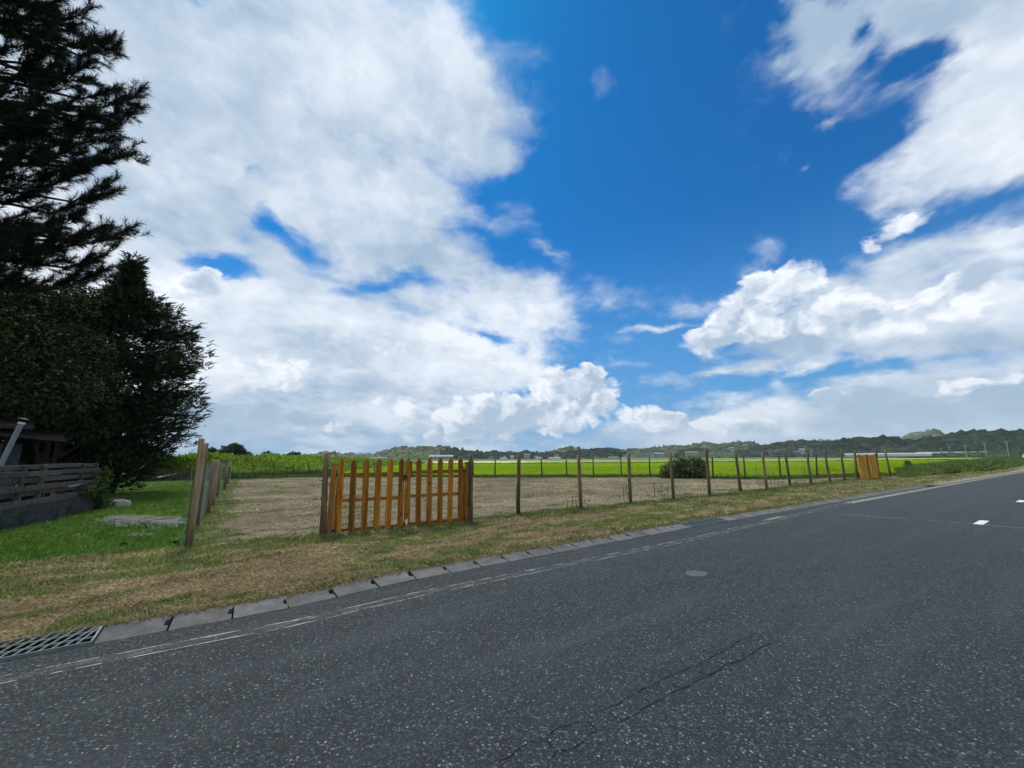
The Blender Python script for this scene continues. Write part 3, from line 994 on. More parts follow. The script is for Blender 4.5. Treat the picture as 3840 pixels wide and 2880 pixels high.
def drain_grate(a, b, material, label, nx, ny):
    o = empty('drain_grate', (a, kerb_y(a), 0.0), math.atan2(kerb_y(b) - kerb_y(a), b - a))
    tag(o, label, 'drain grate')
    w = b - a
    s = 0.045 / KW
    fr = MB()
    for yy in (0.012, KW - 0.012):
        fr.box((w / 2, yy, 0.010 + s * yy), (w, 0.010, 0.03))
    for xx in (0.008, w - 0.008):
        fr.box((xx, KW / 2, 0.010 + s * KW / 2), (0.014, KW - 0.05, 0.03), rx=math.atan(s))
    fr.build('frame', material, o)
    for k in range(1, ny):
        yy = KW * k / ny
        MB().box((w / 2, yy, 0.015 + s * yy), (w - 0.03, 0.010, 0.012)).build('bearing_bar', material, o)
    n = nx
    for k in range(n):
        xx = w * (k + 0.5) / n
        mb = MB()
        dx = 0.9 * w / n
        pts = []
        mb.prism([(max(.01, xx - dx - 0.005), 0.02), (max(.02, xx - dx + 0.005), 0.02), (min(w - .01, xx + dx + 0.005), KW - 0.02), (min(w - .02, xx + dx - 0.005), KW - 0.02)],
                 lambda p: (p[0], p[1], 0.012 + s * p[1]), lambda p: (p[0], p[1], 0.023 + s * p[1]))
        mb.build('cross_bar', material, o)
    MB().box((w / 2, KW / 2, -0.10), (w - 0.03, KW - 0.03, 0.003)).build('drain_floor', M['void'], o)
    return o


drain_grate(g1a, g1b, M['grate'], 'galvanised steel drain grate with diagonal bars set in the kerb beside the dry grass', 14, 3)
drain_grate(g2a, g2b, M['grate_blue'], 'dull blue-grey drain grate between kerb slabs farther along the road', 12, 4)


# rice fields: a leafy sheet each, with the dark bunds left open between them
def field(name, near, far, z, col, lab, nu=160, nv=70, amp=0.10, zn=-0.30):
    pn, pf = np.array(near, float), np.array(far, float)
    px = np.linspace(pn[0, 0], pn[-1, 0], nu)
    v, cc = [], []
    for a in px:
        A = G(a, np.interp(a, pn[:, 0], pn[:, 1]), z)
        B = G(a, np.interp(a, pf[:, 0], pf[:, 1]), z)
        for k in range(nv):
            t = (k / (nv - 1)) ** 1.6
            p = A + (B - A) * t
            v.append(p)
    v = np.array(v)
    v[:, 2] += amp * (fbm(v[:, 0] * 0.35, v[:, 1] * 0.35, 4, 3) - 0.5) * 2
    V = v.reshape(nu, nv, 3)
    V[:, 0, 2] = V[:, -1, 2] = -0.62
    n = fbm(v[:, 0] * 0.05, v[:, 1] * 0.05, 4, 8)[:, None]
    cc = np.array(col)[None] * (0.75 + 0.5 * n) if not callable(col) else col(v) * (0.75 + 0.5 * n)
    return tag(npmesh(name, V.reshape(-1, 3), grid_faces(nu, nv), M['rice'], cols=cc), kind='structure')


near1 = [(1080, 1786), (1300, 1785), (1543, 1787), (1900, 1787), (2438, 1787), (2675, 1791), (3065, 1790), (3341, 1780), (3500, 1764), (3700, 1738), (3840, 1731), (4150, 1722)]
bund1 = [(1080, 1770), (1300, 1752), (1420, 1742), (1600, 1739), (2000, 1737.5), (2500, 1733.5), (3065, 1730), (3400, 1725.5), (3800, 1719), (4150, 1716.5)]
field('rice_field', near1, bund1, -0.12, (0.150, 0.235, 0.004), '', 220, 90, 0.09)
up1 = [(a, b - 1.4) for a, b in bund1[3:]]
bund2 = [(1500, 1730.5), (2000, 1726.5), (2500, 1723.5), (3065, 1719.5), (3600, 1713.8), (4150, 1709.6)]


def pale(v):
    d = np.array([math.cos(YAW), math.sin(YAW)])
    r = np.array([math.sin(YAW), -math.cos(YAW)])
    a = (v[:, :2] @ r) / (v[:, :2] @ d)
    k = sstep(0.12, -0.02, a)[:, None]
    return np.array([0.27, 0.33, 0.10]) * (1 - k) + np.array([0.50, 0.52, 0.22]) * k  # sunlit stretch of field put into the rice colour, brightest at the left


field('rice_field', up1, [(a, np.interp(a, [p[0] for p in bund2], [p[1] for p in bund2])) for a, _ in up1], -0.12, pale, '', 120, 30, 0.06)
up2 = [(a, b - 1.3) for a, b in bund2]
field('rice_field', up2, [(1500, 1726.5), (2000, 1722.3), (2500, 1719.5), (3065, 1715.2), (3400, 1711.8), (3600, 1709.0), (4150, 1704.8)], -0.12, (0.24, 0.29, 0.13), '', 120, 20, 0.05)


def bund(pts, width, top):
    v = []
    P = np.array(pts, float)
    xs_ = np.linspace(P[0, 0], P[-1, 0], 240)
    for a in xs_:
        c = G(a, np.interp(a, P[:, 0], P[:, 1]), -0.12)
        d_ = c[:2] / np.linalg.norm(c[:2])
        h = top + random.uniform(-0.07, 0.07)
        for o_, z_ in ((-width / 2, -0.5), (-width / 4, h), (width / 4, h), (width / 2, -0.5)):
            v.append((c[0] + d_[0] * o_, c[1] + d_[1] * o_, z_))
    return tag(npmesh('field_bund', v, grid_faces(240, 4), M['bund'], smooth=True), kind='structure')


bund(bund1[3:], 2.2, 0.06)
bund(bund2, 5.0, 0.10)

# levee behind the back fence, overgrown with weeds
toe = [(-500, 1815), (0, 1803), (480, 1800), (862, 1798), (1000, 1796), (1160, 1788), (1300, 1768), (1450, 1750), (1580, 1740)]
rdg = [(-500, 1716, 42), (0, 1708, 42), (300, 1703, 43), (600, 1705, 45), (870, 1707, 49), (1170, 1711, 60), (1340, 1719, 82), (1480, 1727, 115), (1600, 1735, 150)]
tp, rp = np.array(toe, float), np.array(rdg, float)
NU, NV = 150, 26
lev = []
for a in np.linspace(-500, 1590, NU):
    A = G(a, np.interp(a, tp[:, 0], tp[:, 1]), -0.2)
    B = R(a, np.interp(a, rp[:, 0], rp[:, 1]), np.interp(a, rp[:, 0], rp[:, 2]))
    B = B - [0, 0, 0.25]
    dh = (B - A)[:2] / (np.linalg.norm((B - A)[:2]) + 1e-6)
    for k in range(NV):
        t = k / (NV - 1) * 1.6
        if t <= 1:
            p = A + (B - A) * t
            p[2] = A[2] + (B[2] - A[2]) * (0.25 * t + 0.75 * sstep(0, 1, t))
        else:
            p = B.copy()
            p[:2] += dh * (t - 1) * 16
            p[2] = B[2] - (B[2] + 0.6) * sstep(0, 1, (t - 1) / 0.6)
        lev.append(p)
lev = np.array(lev)
lev[:, 2] += 0.45 * (fbm(lev[:, 0] * 0.35, lev[:, 1] * 0.35, 4, 77) - 0.5)
LV = lev.reshape(NU, NV, 3)
LV[:, 0, 2] = -0.5
ln = fbm(lev[:, 0] * 0.25, lev[:, 1] * 0.25, 4, 61)[:, None]
tag(npmesh('levee', lev, grid_faces(NU, NV), M['ground'], cols=np.array([0.10, 0.18, 0.025]) * (0.6 + 0.8 * ln), smooth=True), kind='structure')


# ------------------------------------------------------------------ far hills and their woods
def profile(pts):
    p = np.array(pts, float)
    return lambda x: np.interp(x, p[:, 0], p[:, 1])


def ico():
    import bmesh
    bm = bmesh.new()
    bmesh.ops.create_icosphere(bm, subdivisions=2, radius=1.0)
    v = np.array([q.co[:] for q in bm.verts])
    f = np.array([[q.index for q in p.verts] for p in bm.faces])
    bm.free()
    return v, f


ICO_V, ICO_F = ico()


def hill(name, top, base, x0, x1, D0, D1, drop, n=120):
    """a rise of ground under a far wood"""
    v = []
    for a in np.linspace(x0, x1, n):
        b = R(a, base(a), D0)
        b[2] = -0.62
        t = R(a, top(a) + drop, D1)
        t[2] = max(t[2], -0.5)
        m_ = b * 0.45 + t * 0.55
        m_[2] = b[2] * 0.35 + t[2] * 0.65
        c = t + (t - b) * 0.8
        c[2] = -0.62
        v += [b, m_, t, c]
    return tag(npmesh(name, v, grid_faces(n, 4), M['hill'], smooth=True), kind='structure')


def forest(top, base, x0, x1, D0, D1, size, n, pal, drop=7, zs=(0.8, 1.2), low=0.0):
    hill('hill', top, base, x0, x1, D0, D1, drop)
    k = n
    px = rng.uniform(x0, x1, k)
    u = rng.uniform(low, 1, k) ** 0.75
    u[: k // 4] = 1.0 - 0.06 * rng.random(k // 4)
    V, Fc, Cc = [], [], []
    for i in range(k):
        py = base(px[i]) + (top(px[i]) - base(px[i])) * u[i]
        D = D0 + (D1 - D0) * u[i]
        s = rng.uniform(*size)
        c = R(px[i], py, D)
        zz = s * rng.uniform(*zs)
        c[2] -= zz * 0.85
        j = 1 + 0.20 * rng.standard_normal(len(ICO_V))
        vv = ICO_V * j[:, None] * np.array([s, s, zz]) + c
        col = np.array(pal[rng.integers(len(pal))]) * rng.uniform(0.7, 1.3)
        V.append(vv)
        Fc.append(ICO_F + i * len(ICO_V))
        Cc.append(np.repeat(col[None], len(ICO_V), 0))
    o = npmesh('wood', np.concatenate(V), np.concatenate(Fc), M['wood_crown'], cols=np.concatenate(Cc), smooth=True)
    return tag(o, kind='stuff')


DARK = [(0.020, 0.034, 0.022), (0.026, 0.042, 0.024), (0.016, 0.026, 0.020), (0.030, 0.046, 0.026)]
MID = [(0.045, 0.070, 0.035), (0.060, 0.085, 0.040), (0.035, 0.055, 0.032), (0.075, 0.095, 0.050)]
OLIVE = [(0.090, 0.115, 0.055), (0.110, 0.130, 0.065), (0.065, 0.090, 0.045), (0.130, 0.145, 0.080), (0.050, 0.070, 0.040)]
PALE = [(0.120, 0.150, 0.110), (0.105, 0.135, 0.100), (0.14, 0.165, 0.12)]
flatb = profile([(800, 1722), (1500, 1728), (2000, 1725), (3065, 1716), (3840, 1706), (4300, 1702)])
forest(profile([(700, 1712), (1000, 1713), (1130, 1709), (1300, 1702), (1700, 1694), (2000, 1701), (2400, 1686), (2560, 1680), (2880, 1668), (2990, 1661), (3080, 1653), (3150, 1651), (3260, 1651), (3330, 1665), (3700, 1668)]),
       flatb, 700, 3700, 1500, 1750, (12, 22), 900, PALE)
forest(profile([(3330, 1668), (3390, 1645), (3434, 1624), (3470, 1619), (3495, 1617), (3525, 1632), (3545, 1645), (3600, 1668)]), flatb, 3330, 3600, 800, 950, (7, 13), 260, [(0.10, 0.13, 0.075), (0.085, 0.11, 0.065), (0.13, 0.15, 0.09)])
forest(profile([(1140, 1714), (1190, 1706), (1215, 1697), (1245, 1699), (1262, 1708), (1290, 1700), (1310, 1702), (1330, 1711), (1400, 1707), (1440, 1692), (1470, 1684), (1510, 1677), (1560, 1679), (1600, 1676), (1660, 1673), (1690, 1681), (1720, 1692)]),
       profile([(1140, 1722), (1400, 1722), (1720, 1722)]), 1150, 1720, 520, 640, (4, 8), 650, OLIVE)
forest(profile([(1440, 1712), (1480, 1702), (1530, 1700), (1600, 1704), (1640, 1710)]), profile([(1440, 1728), (1640, 1728)]), 1440, 1640, 420, 450, (3, 6), 160, [(0.10, 0.14, 0.05), (0.085, 0.12, 0.045), (0.12, 0.15, 0.06)])
forest(profile([(1660, 1690), (1685, 1683), (1715, 1686), (1732, 1692), (1760, 1690), (1790, 1694), (1810, 1700), (1850, 1694), (1880, 1696), (1910, 1702), (1980, 1696), (2010, 1701), (2060, 1706), (2120, 1696), (2160, 1694), (2190, 1692), (2240, 1683), (2290, 1682), (2318, 1690), (2330, 1700)]),
       profile([(1660, 1714), (1760, 1724), (2000, 1719), (2330, 1718)]), 1665, 2325, 440, 500, (4, 7), 520, DARK, zs=(0.9, 1.6))
forest(profile([(1900, 1700), (1960, 1700), (2040, 1700), (2080, 1690), (2120, 1680), (2150, 1675), (2170, 1680), (2200, 1692), (2330, 1690), (2360, 1687), (2420, 1684), (2500, 1674), (2540, 1673), (2570, 1676), (2600, 1669), (2640, 1660), (2690, 1666), (2740, 1662), (2810, 1660), (2838, 1668), (2880, 1680)]),
       profile([(1900, 1722), (2500, 1717), (2900, 1714)]), 1900, 2880, 560, 680, (4.5, 9), 900, MID + OLIVE[:2])
forest(profile([(2590, 1710), (2640, 1700), (2700, 1694), (2740, 1702), (2775, 1713)]), profile([(2590, 1716), (2780, 1715)]), 2600, 2770, 470, 490, (4, 7), 90, [(0.085, 0.125, 0.05), (0.07, 0.105, 0.045)])
forest(profile([(2530, 1700), (2560, 1690), (2600, 1687), (2660, 1690), (2720, 1695), (2780, 1700), (2830, 1680), (2870, 1671), (2910, 1663), (2950, 1660), (3010, 1653), (3060, 1655), (3120, 1663), (3180, 1668)]),
       profile([(2530, 1716), (2900, 1714), (3180, 1712)]), 2550, 3180, 480, 560, (4.5, 8), 560, DARK + [(0.04, 0.06, 0.035)])
forest(profile([(3070, 1690), (3110, 1672), (3150, 1655), (3190, 1650), (3234, 1644), (3280, 1650), (3314, 1641), (3360, 1652), (3410, 1664), (3440, 1655), (3490, 1650), (3540, 1645), (3585, 1630), (3620, 1634), (3669, 1619), (3690, 1624), (3720, 1622), (3769, 1623), (3840, 1621), (3950, 1616), (4250, 1612)]),
       profile([(3070, 1714), (3300, 1709), (3840, 1703), (4250, 1699)]), 3075, 4250, 380, 460, (4.5, 8), 1250, DARK)
forest(profile([(3100, 1706), (3200, 1700), (3330, 1688), (3420, 1684), (3440, 1692), (3470, 1690), (3500, 1700)]), profile([(3100, 1711), (3500, 1707)]), 3100, 3500, 360, 375, (3.5, 6), 200, [(0.034, 0.052, 0.030), (0.045, 0.065, 0.036)])
# low dark grass bank along the far side of the right-hand fields
forest(profile([(3380, 1707), (3500, 1702), (3560, 1698), (3700, 1697), (3840, 1694), (4250, 1692)]), profile([(3380, 1712.5), (3840, 1709), (4250, 1706)]), 3380, 4250, 290, 300, (1.2, 2.4), 420, [(0.045, 0.075, 0.032), (0.035, 0.06, 0.028), (0.06, 0.09, 0.04)], drop=3, zs=(0.5, 0.8))


# ------------------------------------------------------------------ fence posts
ORD = ['first', 'second', 'third', 'fourth', 'fifth', 'sixth', 'seventh', 'eighth', 'ninth', 'tenth', 'eleventh', 'twelfth', 'thirteenth', 'fourteenth', 'fifteenth', 'sixteenth', 'seventeenth', 'eighteenth', 'nineteenth']


def fence_post(name, b, t, rad, material, label, group, seg=10, rings=9, zoff=0.02):
    b, t = np.array(b), np.array(t)
    h = t - b
    root = MB()
    pts, rr = [], []
    for i in range(rings):
        k = i / (rings - 1)
        wob = np.array([random.uniform(-1, 1), random.uniform(-1, 1), 0]) * rad * 0.10
        pts.append(h * k + wob * (0 < k < 1) + np.array([0, 0, -0.25]) * (i == 0))
        rr.append(rad * (1.10 - 0.22 * k) * random.uniform(0.95, 1.05))
    root.tube(pts, rr, seg, 0.10)
    o = root.build(name, material, None, b, smooth=True)
    tag(o, label, 'fence post', group)
    # the sawn end stands a hair proud
    d = h / np.linalg.norm(h)
    mb = MB().tube([h - d * 0.004, h + d * 0.006], [rr[-1] * 0.97, rr[-1] * 0.93], seg, 0.05)
    e = mb.build('post_end', M['post_end'], o)
    return o


def gz(p):
    q = np.array(p, float)
    q[2] = float(ground_z(np.array([p[0]]), np.array([p[1]]))[0])
    return q


GF = 'round wooden fence posts along the roadside'
n0 = 0
for i, (b, t) in enumerate(FRONT):
    P, Q = upright(b, t)
    far = i > 3
    if i == 0:
        lab, rad = 'thick leaning wooden corner post wrapped in wire mesh beside the green yard', 0.051
    elif i == 1:
        lab, rad = 'dark round wooden post at the left side of the orange picket gate', 0.056
    elif i == 2:
        lab, rad = 'brown round post with a white mark at the right side of the orange gate', 0.052
    elif i == 14:
        lab, rad = 'grey wooden post standing left of the far yellow picket gate', 0.075
    elif i == 15:
        lab, rad = 'pale post top showing behind the right end of the far yellow picket gate', 0.055
    elif i == 16:
        lab, rad = 'dark leaning wooden post standing alone right of the far yellow picket gate', 0.062
    else:
        lab, rad = 'round wooden roadside post, %s to the right of the orange picket gate' % ORD[i - 3], 0.052 + 0.004 * (i > 6)
    fence_post('fence_post', P, Q, rad, M['post_light'] if i == 0 else M['post'], lab, GF, 12 if i < 6 else 8)
# white mark on the post right of the gate is a scar in the bark
for i, (b, t) in enumerate(LEFTP):
    P, Q = upright(b, t)
    lab = ['wooden post with a grey sawn top just behind the leaning corner post'] + ['splintered brown post in the left wire fence, %s behind the corner post' % ORD[k] for k in range(1, 6)]
    fence_post('fence_post', P, Q, 0.047 if i == 0 else 0.062, M['post_light'], lab[i], 'posts of the left wire fence')
for i, (b, t) in enumerate(BACK):
    P, Q = upright(b, t)
    if i < 5:
        lab = 'thin dark fence post before the overgrown levee, %s from the left' % ORD[i]
    else:
        lab = 'thin dark post at the edge of the rice field, %s from the left' % ORD[i - 5]
    fence_post('fence_post', P, Q, 0.036 if i < 5 else 0.052, M['thin_post'], lab, 'thin posts of the back fence', 6, 6)


# ------------------------------------------------------------------ wire mesh between the posts
def wire_run(pts, height, sp, r, label, spread=0.0, heights=9, rs=None, off=(0, 0)):
    o = empty('wire_fence', (0, 0, 0))
    tag(o, label, 'wire fence')
    pts = [np.array([p[0] + off[0], p[1] + off[1]]) for p in pts]
    seg = [np.linalg.norm(b - a) for a, b in zip(pts[:-1], pts[1:])]
    cum = np.concatenate([[0], np.cumsum(seg)])
    P = np.array(pts)

    def at(s):
        return np.array([np.interp(s, cum, P[:, 0]), np.interp(s, cum, P[:, 1])])
    L, S = MB(), MB()
    hs = [height * (0.06 + 0.94 * (k / (heights - 1)) ** 1.15) for k in range(heights)]
    n = int(cum[-1] / 0.6) + 1
    for h in hs:
        path = []
        for k in range(n + 1):
            q = at(cum[-1] * k / n)
            z = ground_z(q[:1], q[1:])[0]
            path.append((q[0] + random.uniform(-.012, .012), q[1] + random.uniform(-.012, .012), z + h + random.uniform(-.014, .014)))
        L.tube(path, r, 3, cap=False)
    k = 0.0
    while k < cum[-1]:
        q = at(k)
        z = ground_z(q[:1], q[1:])[0]
        w = spread * (random.random() - 0.5)
        S.tube([(q[0], q[1], z + 0.02), (q[0] + random.uniform(-.01, .01), q[1] + w * 0.5, z + height * 0.5), (q[0], q[1] + w, z + height)], rs or r, 3, cap=False)
        k += sp * random.uniform(0.9, 1.1) * (1.0 if k < 4 or spread == 0 else 2.2 if k < 12 else 4.0)
    tag(L.build('line_wire', M['wire'], o), kind='stuff')
    tag(S.build('stay_wire', M['wire'], o), kind='stuff')
    return o


_l0 = _lp[0]
wire_run([(_l0[0] - 0.07, _l0[1] - 0.04), (_l0[0] - 0.03, _l0[1] + 0.02)] + [tuple(p) for p in _lp[1:]], 1.32, 0.15, 0.0030,
         'sagging galvanised wire mesh running back from the leaning corner post', 0.24, 10, 0.0040, off=(-0.02, 0))
wire_run([_fp[0], _fp[1]], 1.15, 0.15, 0.0008, 'thin wire mesh between the leaning corner post and the orange gate', heights=8)
wire_run([p for p in _fp[2:15]], 1.2, 0.3, 0.0012, 'hardly visible wire mesh along the roadside posts right of the orange gate', heights=7)
wire_run([_lp[-1]] + [p for p in _bp[:4]] + [(p[0], p[1]) for p in _bp[4:]], 1.05, 0.9, 0.0022, 'low wire mesh along the back fence before the levee and rice field', heights=6, rs=0.0035)


# ------------------------------------------------------------------ picket gates
z4 = lambda x, y: (1150 + x * 700 / 2212, 1620 + y * 700 / 2212)
gA, gB = G(*z4(250, 1250)), G(*z4(1905, 1100))
gd = (gB - gA) / np.linalg.norm(gB - gA)
gn = np.array([gd[1], -gd[0], 0.0])            # towards the road
grz = math.atan2(gd[1], gd[0])
gO = gA - gn * 0.02
TOPS = [(415, 315), (565, 320), (712, 315), (860, 315), (998, 315), (1131, 312), (1205, 308), (1333, 312), (1463, 305), (1587, 302), (1712, 298), (1825, 300)]
BOTS = [(370, 1220), (525, 1205), (675, 1185), (822, 1165), (960, 1155), (1107, 1145), (1186, 1132), (1318, 1125), (1447, 1110), (1577, 1095), (1698, 1075), (1820, 1060)]


def gl(p):
    """photo spot -> (along the gate, height)"""
    q = onplane(*z4(*p), gO, gn)
    return float(np.dot(q - gO, gd)), float(q[2])


def picket_mesh(w, h, th, point=0.09):
    out = [(-w / 2, 0), (w / 2, 0), (w / 2, h - point * 0.9), (w * 0.27, h - point * 0.42), (0.008, h), (-0.008, h), (-w * 0.27, h - point * 0.42), (-w / 2, h - point * 0.9)]
    mb = MB()
    mb.prism([(a, b) for a, b in out], lambda p: (p[0], 0, p[1]), lambda p: (p[0], th, p[1]))
    return mb


def leaf(name, idx, label, hinge_side):
    pk = [(gl(TOPS[i]), gl(BOTS[i])) for i in idx]
    s0 = min(min(a[0], b[0]) for a, b in pk)
    o = empty(name, tuple(gO + gd * s0), grz)
    tag(o, label, 'gate', 'leaves of the orange picket gate')
    width = 0.118
    for (ts_, tz), (bs_, bz) in pk:
        h = tz - bz
        mb = picket_mesh(width * random.uniform(0.96, 1.04), h, 0.022)
        p = mb.build('picket', M['picket'], o, (bs_ - s0, random.uniform(-0.003, 0.003), bz), bevel=0.003)
        p.rotation_euler = (0, math.atan2(ts_ - bs_, h), 0)
    a, b = pk[0], pk[-1]
    x0 = min(a[0][0], a[1][0]) - s0 - 0.05
    x1 = max(b[0][0], b[1][0]) - s0 + 0.05
    zb = np.mean([k[1][1] for k in pk])
    for fr in (0.045, 0.50, 0.895):
        zz = zb + fr * 1.27
        MB().box(((x0 + x1) / 2, 0.045, zz), (x1 - x0 - 0.01, 0.036, 0.072)).build('rail', M['rail'], o, bevel=0.003)
    hx = x0 - 0.09 if hinge_side < 0 else x1 + 0.09
    for fr in (0.055, 0.90):
        zz = zb + fr * 1.27
        MB().box(((hx + (x0 if hinge_side < 0 else x1)) / 2 + 0.01 * hinge_side, 0.020, zz), (0.15, 0.012, 0.05)).tube([(hx, 0.012, zz - 0.05), (hx, 0.012, zz + 0.05)], 0.012, 8).build('hinge', M['black_iron'], o)
    return o, s0, zb, x0, x1


lfL, sL, zbL, xa, xb = leaf('picket_gate', range(0, 6), 'left leaf of the orange-brown picket gate, six pointed boards', -1)
lfR, sR, zbR, xc, xd = leaf('picket_gate', range(6, 12), 'right leaf of the orange-brown picket gate, six pointed boards and a drop bolt', 1)


def handle(parent, s, z):
    MB().tube([(s, 0, z + 0.06), (s, -0.035, z + 0.055), (s, -0.040, z), (s, -0.035, z - 0.055), (s, 0, z - 0.06)], 0.007, 6).build('handle', M['brass'], parent)


s_, z_ = gl((1138, 635))
handle(lfL, s_ - sL, z_)
s_, z_ = gl((1174, 635))
handle(lfR, s_ - sR, z_)
s_, z_ = gl((1165, 525))
MB().box((s_ - sR, -0.016, z_ + 0.005), (0.088, 0.020, 0.040)).box((s_ - sR + 0.028, -0.026, z_ - 0.04), (0.02, 0.012, 0.05)).box((s_ - sR - 0.012, -0.010, z_ - 0.05), (0.022, 0.012, 0.08)).build('latch', M['black_iron'], lfR)
s_, z_ = gl((1180, 1060))
b_ = MB().box((s_ - sR, -0.012, z_), (0.052, 0.010, 0.085)).build('bolt_plate', M['white_metal'], lfR)
MB().box((s_ - sR, -0.012, z_ - 0.115), (0.046, 0.012, 0.024)).build('bolt_guide', M['white_metal'], lfR)
MB().box((s_ - sR, -0.019, z_ - 0.010), (0.018, 0.006, 0.060)).build('slot', M['black_iron'], b_)
MB().tube([(s_ - sR, -0.022, 0.02), (s_ - sR, -0.022, z_ + 0.02)], 0.008, 8).build('drop_rod', M['white_metal'], lfR)


def gate_post(px_top, px_bot, label, side, cap):
    (st, zt), (sb, zb_) = gl(px_top), gl(px_bot)
    o = empty('gate_post', tuple(gO + gd * sb + gn * -0.01), grz)
    tag(o, label, 'gate post')
    h = zt
    MB().box((0, 0.03, h / 2), (0.085, 0.085, h)).build('timber', M['lumber'], o, bevel=0.004)
    MB().box((0.10 * side, 0.09, h / 2 + 0.02), (0.05, 0.045, h * 0.9)).build('stile', M['lumber'], o, bevel=0.003)
    MB().box((0.048 * side, 0.105, h / 2), (0.030, 0.03, h * 0.86)).build('batten', M['lumber'], o, bevel=0.003)
    MB().box((0.006 * side, 0.03, h + 0.021), (cap, 0.10, 0.04)).build('cap_block', M['lumber'], o, bevel=0.003)
    for k in (0.30, 0.74):
        MB().box((-0.075 * side, 0.03, h * k), (0.075, 0.04, 0.035)).build('packing_block', M['lumber'], o)
    return o


gate_post((287, 395), (258, 1250), 'pale orange timber gate post bolted beside the dark round post', 1, 0.13)
gate_post((1897, 375), (1903, 1100), 'pale orange timber gate post bolted beside the brown round post', -1, 0.11)

# far gate, seen along its face
fa, fb = G(3233, 1803), G(3303, 1796.5)
fd = (fb - fa) / np.linalg.norm(fb - fa)
fL = float(np.linalg.norm(fb - fa))
frz = math.atan2(fd[1], fd[0])
for k, nm in ((0, 'left'), (1, 'right')):
    o = empty('picket_gate', tuple(fa + fd * fL * 0.5 * k), frz)
    tag(o, '%s half of the far yellow picket gate beyond the roadside posts' % nm, 'gate', 'leaves of the far yellow gate')
    hh = 1.48
    for i in range(6):
        s = fL * 0.5 * (i + 0.5) / 6
        w = 0.15
        mb = picket_mesh(w, hh * random.uniform(0.95, 1.03), 0.035, 0.06)
        p = mb.build('picket', M['gate_yellow'], o, (s, random.uniform(-0.02, 0.02), 0.05))
        p.rotation_euler = (0, random.uniform(-0.01, 0.01), random.uniform(-0.55, -0.40))
    for fr in (0.12, 0.5, 0.9):
        MB().box((fL * 0.25, 0.05, 0.05 + fr * hh), (fL * 0.5 - 0.02, 0.03, 0.07)).build('rail', M['rail'], o)

# ------------------------------------------------------------------ thin stakes in the yard
Z1 = lambda x, y: (1700 + x * 800 / 2212, 1620 + y * 400 / 1106)
Z2 = lambda x, y: (2400 + x * 800 / 2212, 1580 + y * 400 / 1106)
ST = [(Z1, 1188, 835, 705), (Z1, 1238, 815, 660), (Z1, 1280, 810, 665), (Z1, 1365, 750, 690), (Z1, 1410, 745, 700), (Z1, 1728, 720, 645), (Z1, 1768, 720, 560), (Z1, 1806, 718, 530),
      (Z2, 85, 800, 745), (Z2, 155, 805, 620), (Z2, 190, 780, 715), (Z2, 225, 800, 640), (Z2, 258, 790, 750), (Z2, 290, 780, 640), (Z2, 430, 825, 765), (Z2, 630, 745, 680), (Z2, 655, 725, 675), (Z2, 685, 745, 670), (Z2, 1118, 705, 650),
      (Z2, 1214, 668, 430), (Z2, 1232, 690, 600), (Z2, 1260, 695, 585), (Z2, 1281, 685, 600), (Z2, 1355, 660, 560), (Z2, 1396, 655, 520), (Z2, 1437, 670, 590), (Z2, 1475, 660, 590),
      (Z2, 1612, 660, 590), (Z2, 1635, 660, 590), (Z2, 1678, 652, 580), (Z2, 1697, 655, 590), (Z2, 1712, 650, 465)]
for i, (zf, sx, yb, yt) in enumerate(ST):
    P, Q = upright(zf(sx, yb), zf(sx - (yb - yt) * 0.06, yt))
    h = float(np.linalg.norm(Q - P))
    mb = MB()
    pts = [np.zeros(3)]
    for k in range(1, 6):
        pts.append((Q - P) * k / 5 + np.array([random.uniform(-1, 1), random.uniform(-1, 1), 0]) * 0.012)
    mb.tube(pts, [0.014, 0.013, 0.012, 0.010, 0.008, 0.004], 5)
    for k in range(random.randint(3, 7)):
        t = random.uniform(0.3, 0.95)
        a = random.uniform(0, 6.28)
        p0 = (Q - P) * t
        p1 = p0 + np.array([math.cos(a) * 0.10, math.sin(a) * 0.10, 0.06]) * random.uniform(0.4, 1.2)
        mb.tube([p0, p1], [0.006, 0.003], 4)
    o = mb.build('stake', M['stake'], None, P)
    tag(o, 'thin dry twiggy stake in the yard, %s from the left' % (ORD[i] if i < 19 else ('twentieth' if i == 19 else 'twenty-' + ORD[i - 20] if i < 29 else 'thirtieth' if i == 29 else 'thirty-' + ORD[i - 30])), 'stake', 'thin stakes in the fenced yard')
    if i in (6, 7):
        lv = []
        for k in range(14):
            t = random.uniform(0.55, 1.0)
            c = (Q - P) * t + np.array([random.uniform(-.08, .08), random.uniform(-.08, .08), 0])
            a = rng.normal(size=3) * 0.035
            b2 = rng.normal(size=3) * 0.03
            lv += [c, c + a, c + a + b2, c + b2]
        npmesh('pale_leaves', np.array(lv), np.arange(len(lv)).reshape(-1, 4), M['leaf'], o, cols=np.tile(np.array([[0.36, 0.38, 0.27]]), (len(lv), 1)))

# ------------------------------------------------------------------ left yard: block wall, board fence, shed
wA, wB = G(-260, 2081), G(356, 1922)
wd = (wB - wA)
wL = float(np.linalg.norm(wd))
wd = wd / wL
wn = np.array([wd[1], -wd[0], 0])
if np.dot(wn, CAMP - wA) < 0:
    wn = -wn
wrz = math.atan2(wd[1], wd[0])
side = 1.0 if np.dot(np.array([-math.sin(wrz), math.cos(wrz), 0]), wn) > 0 else -1.0   # local +y towards the camera or away


def wl(px, py, off=0.0):
    q = onplane(px, py, wA + wn * off, wn)
    return float(np.dot(q - wA, wd)), float(q[2])


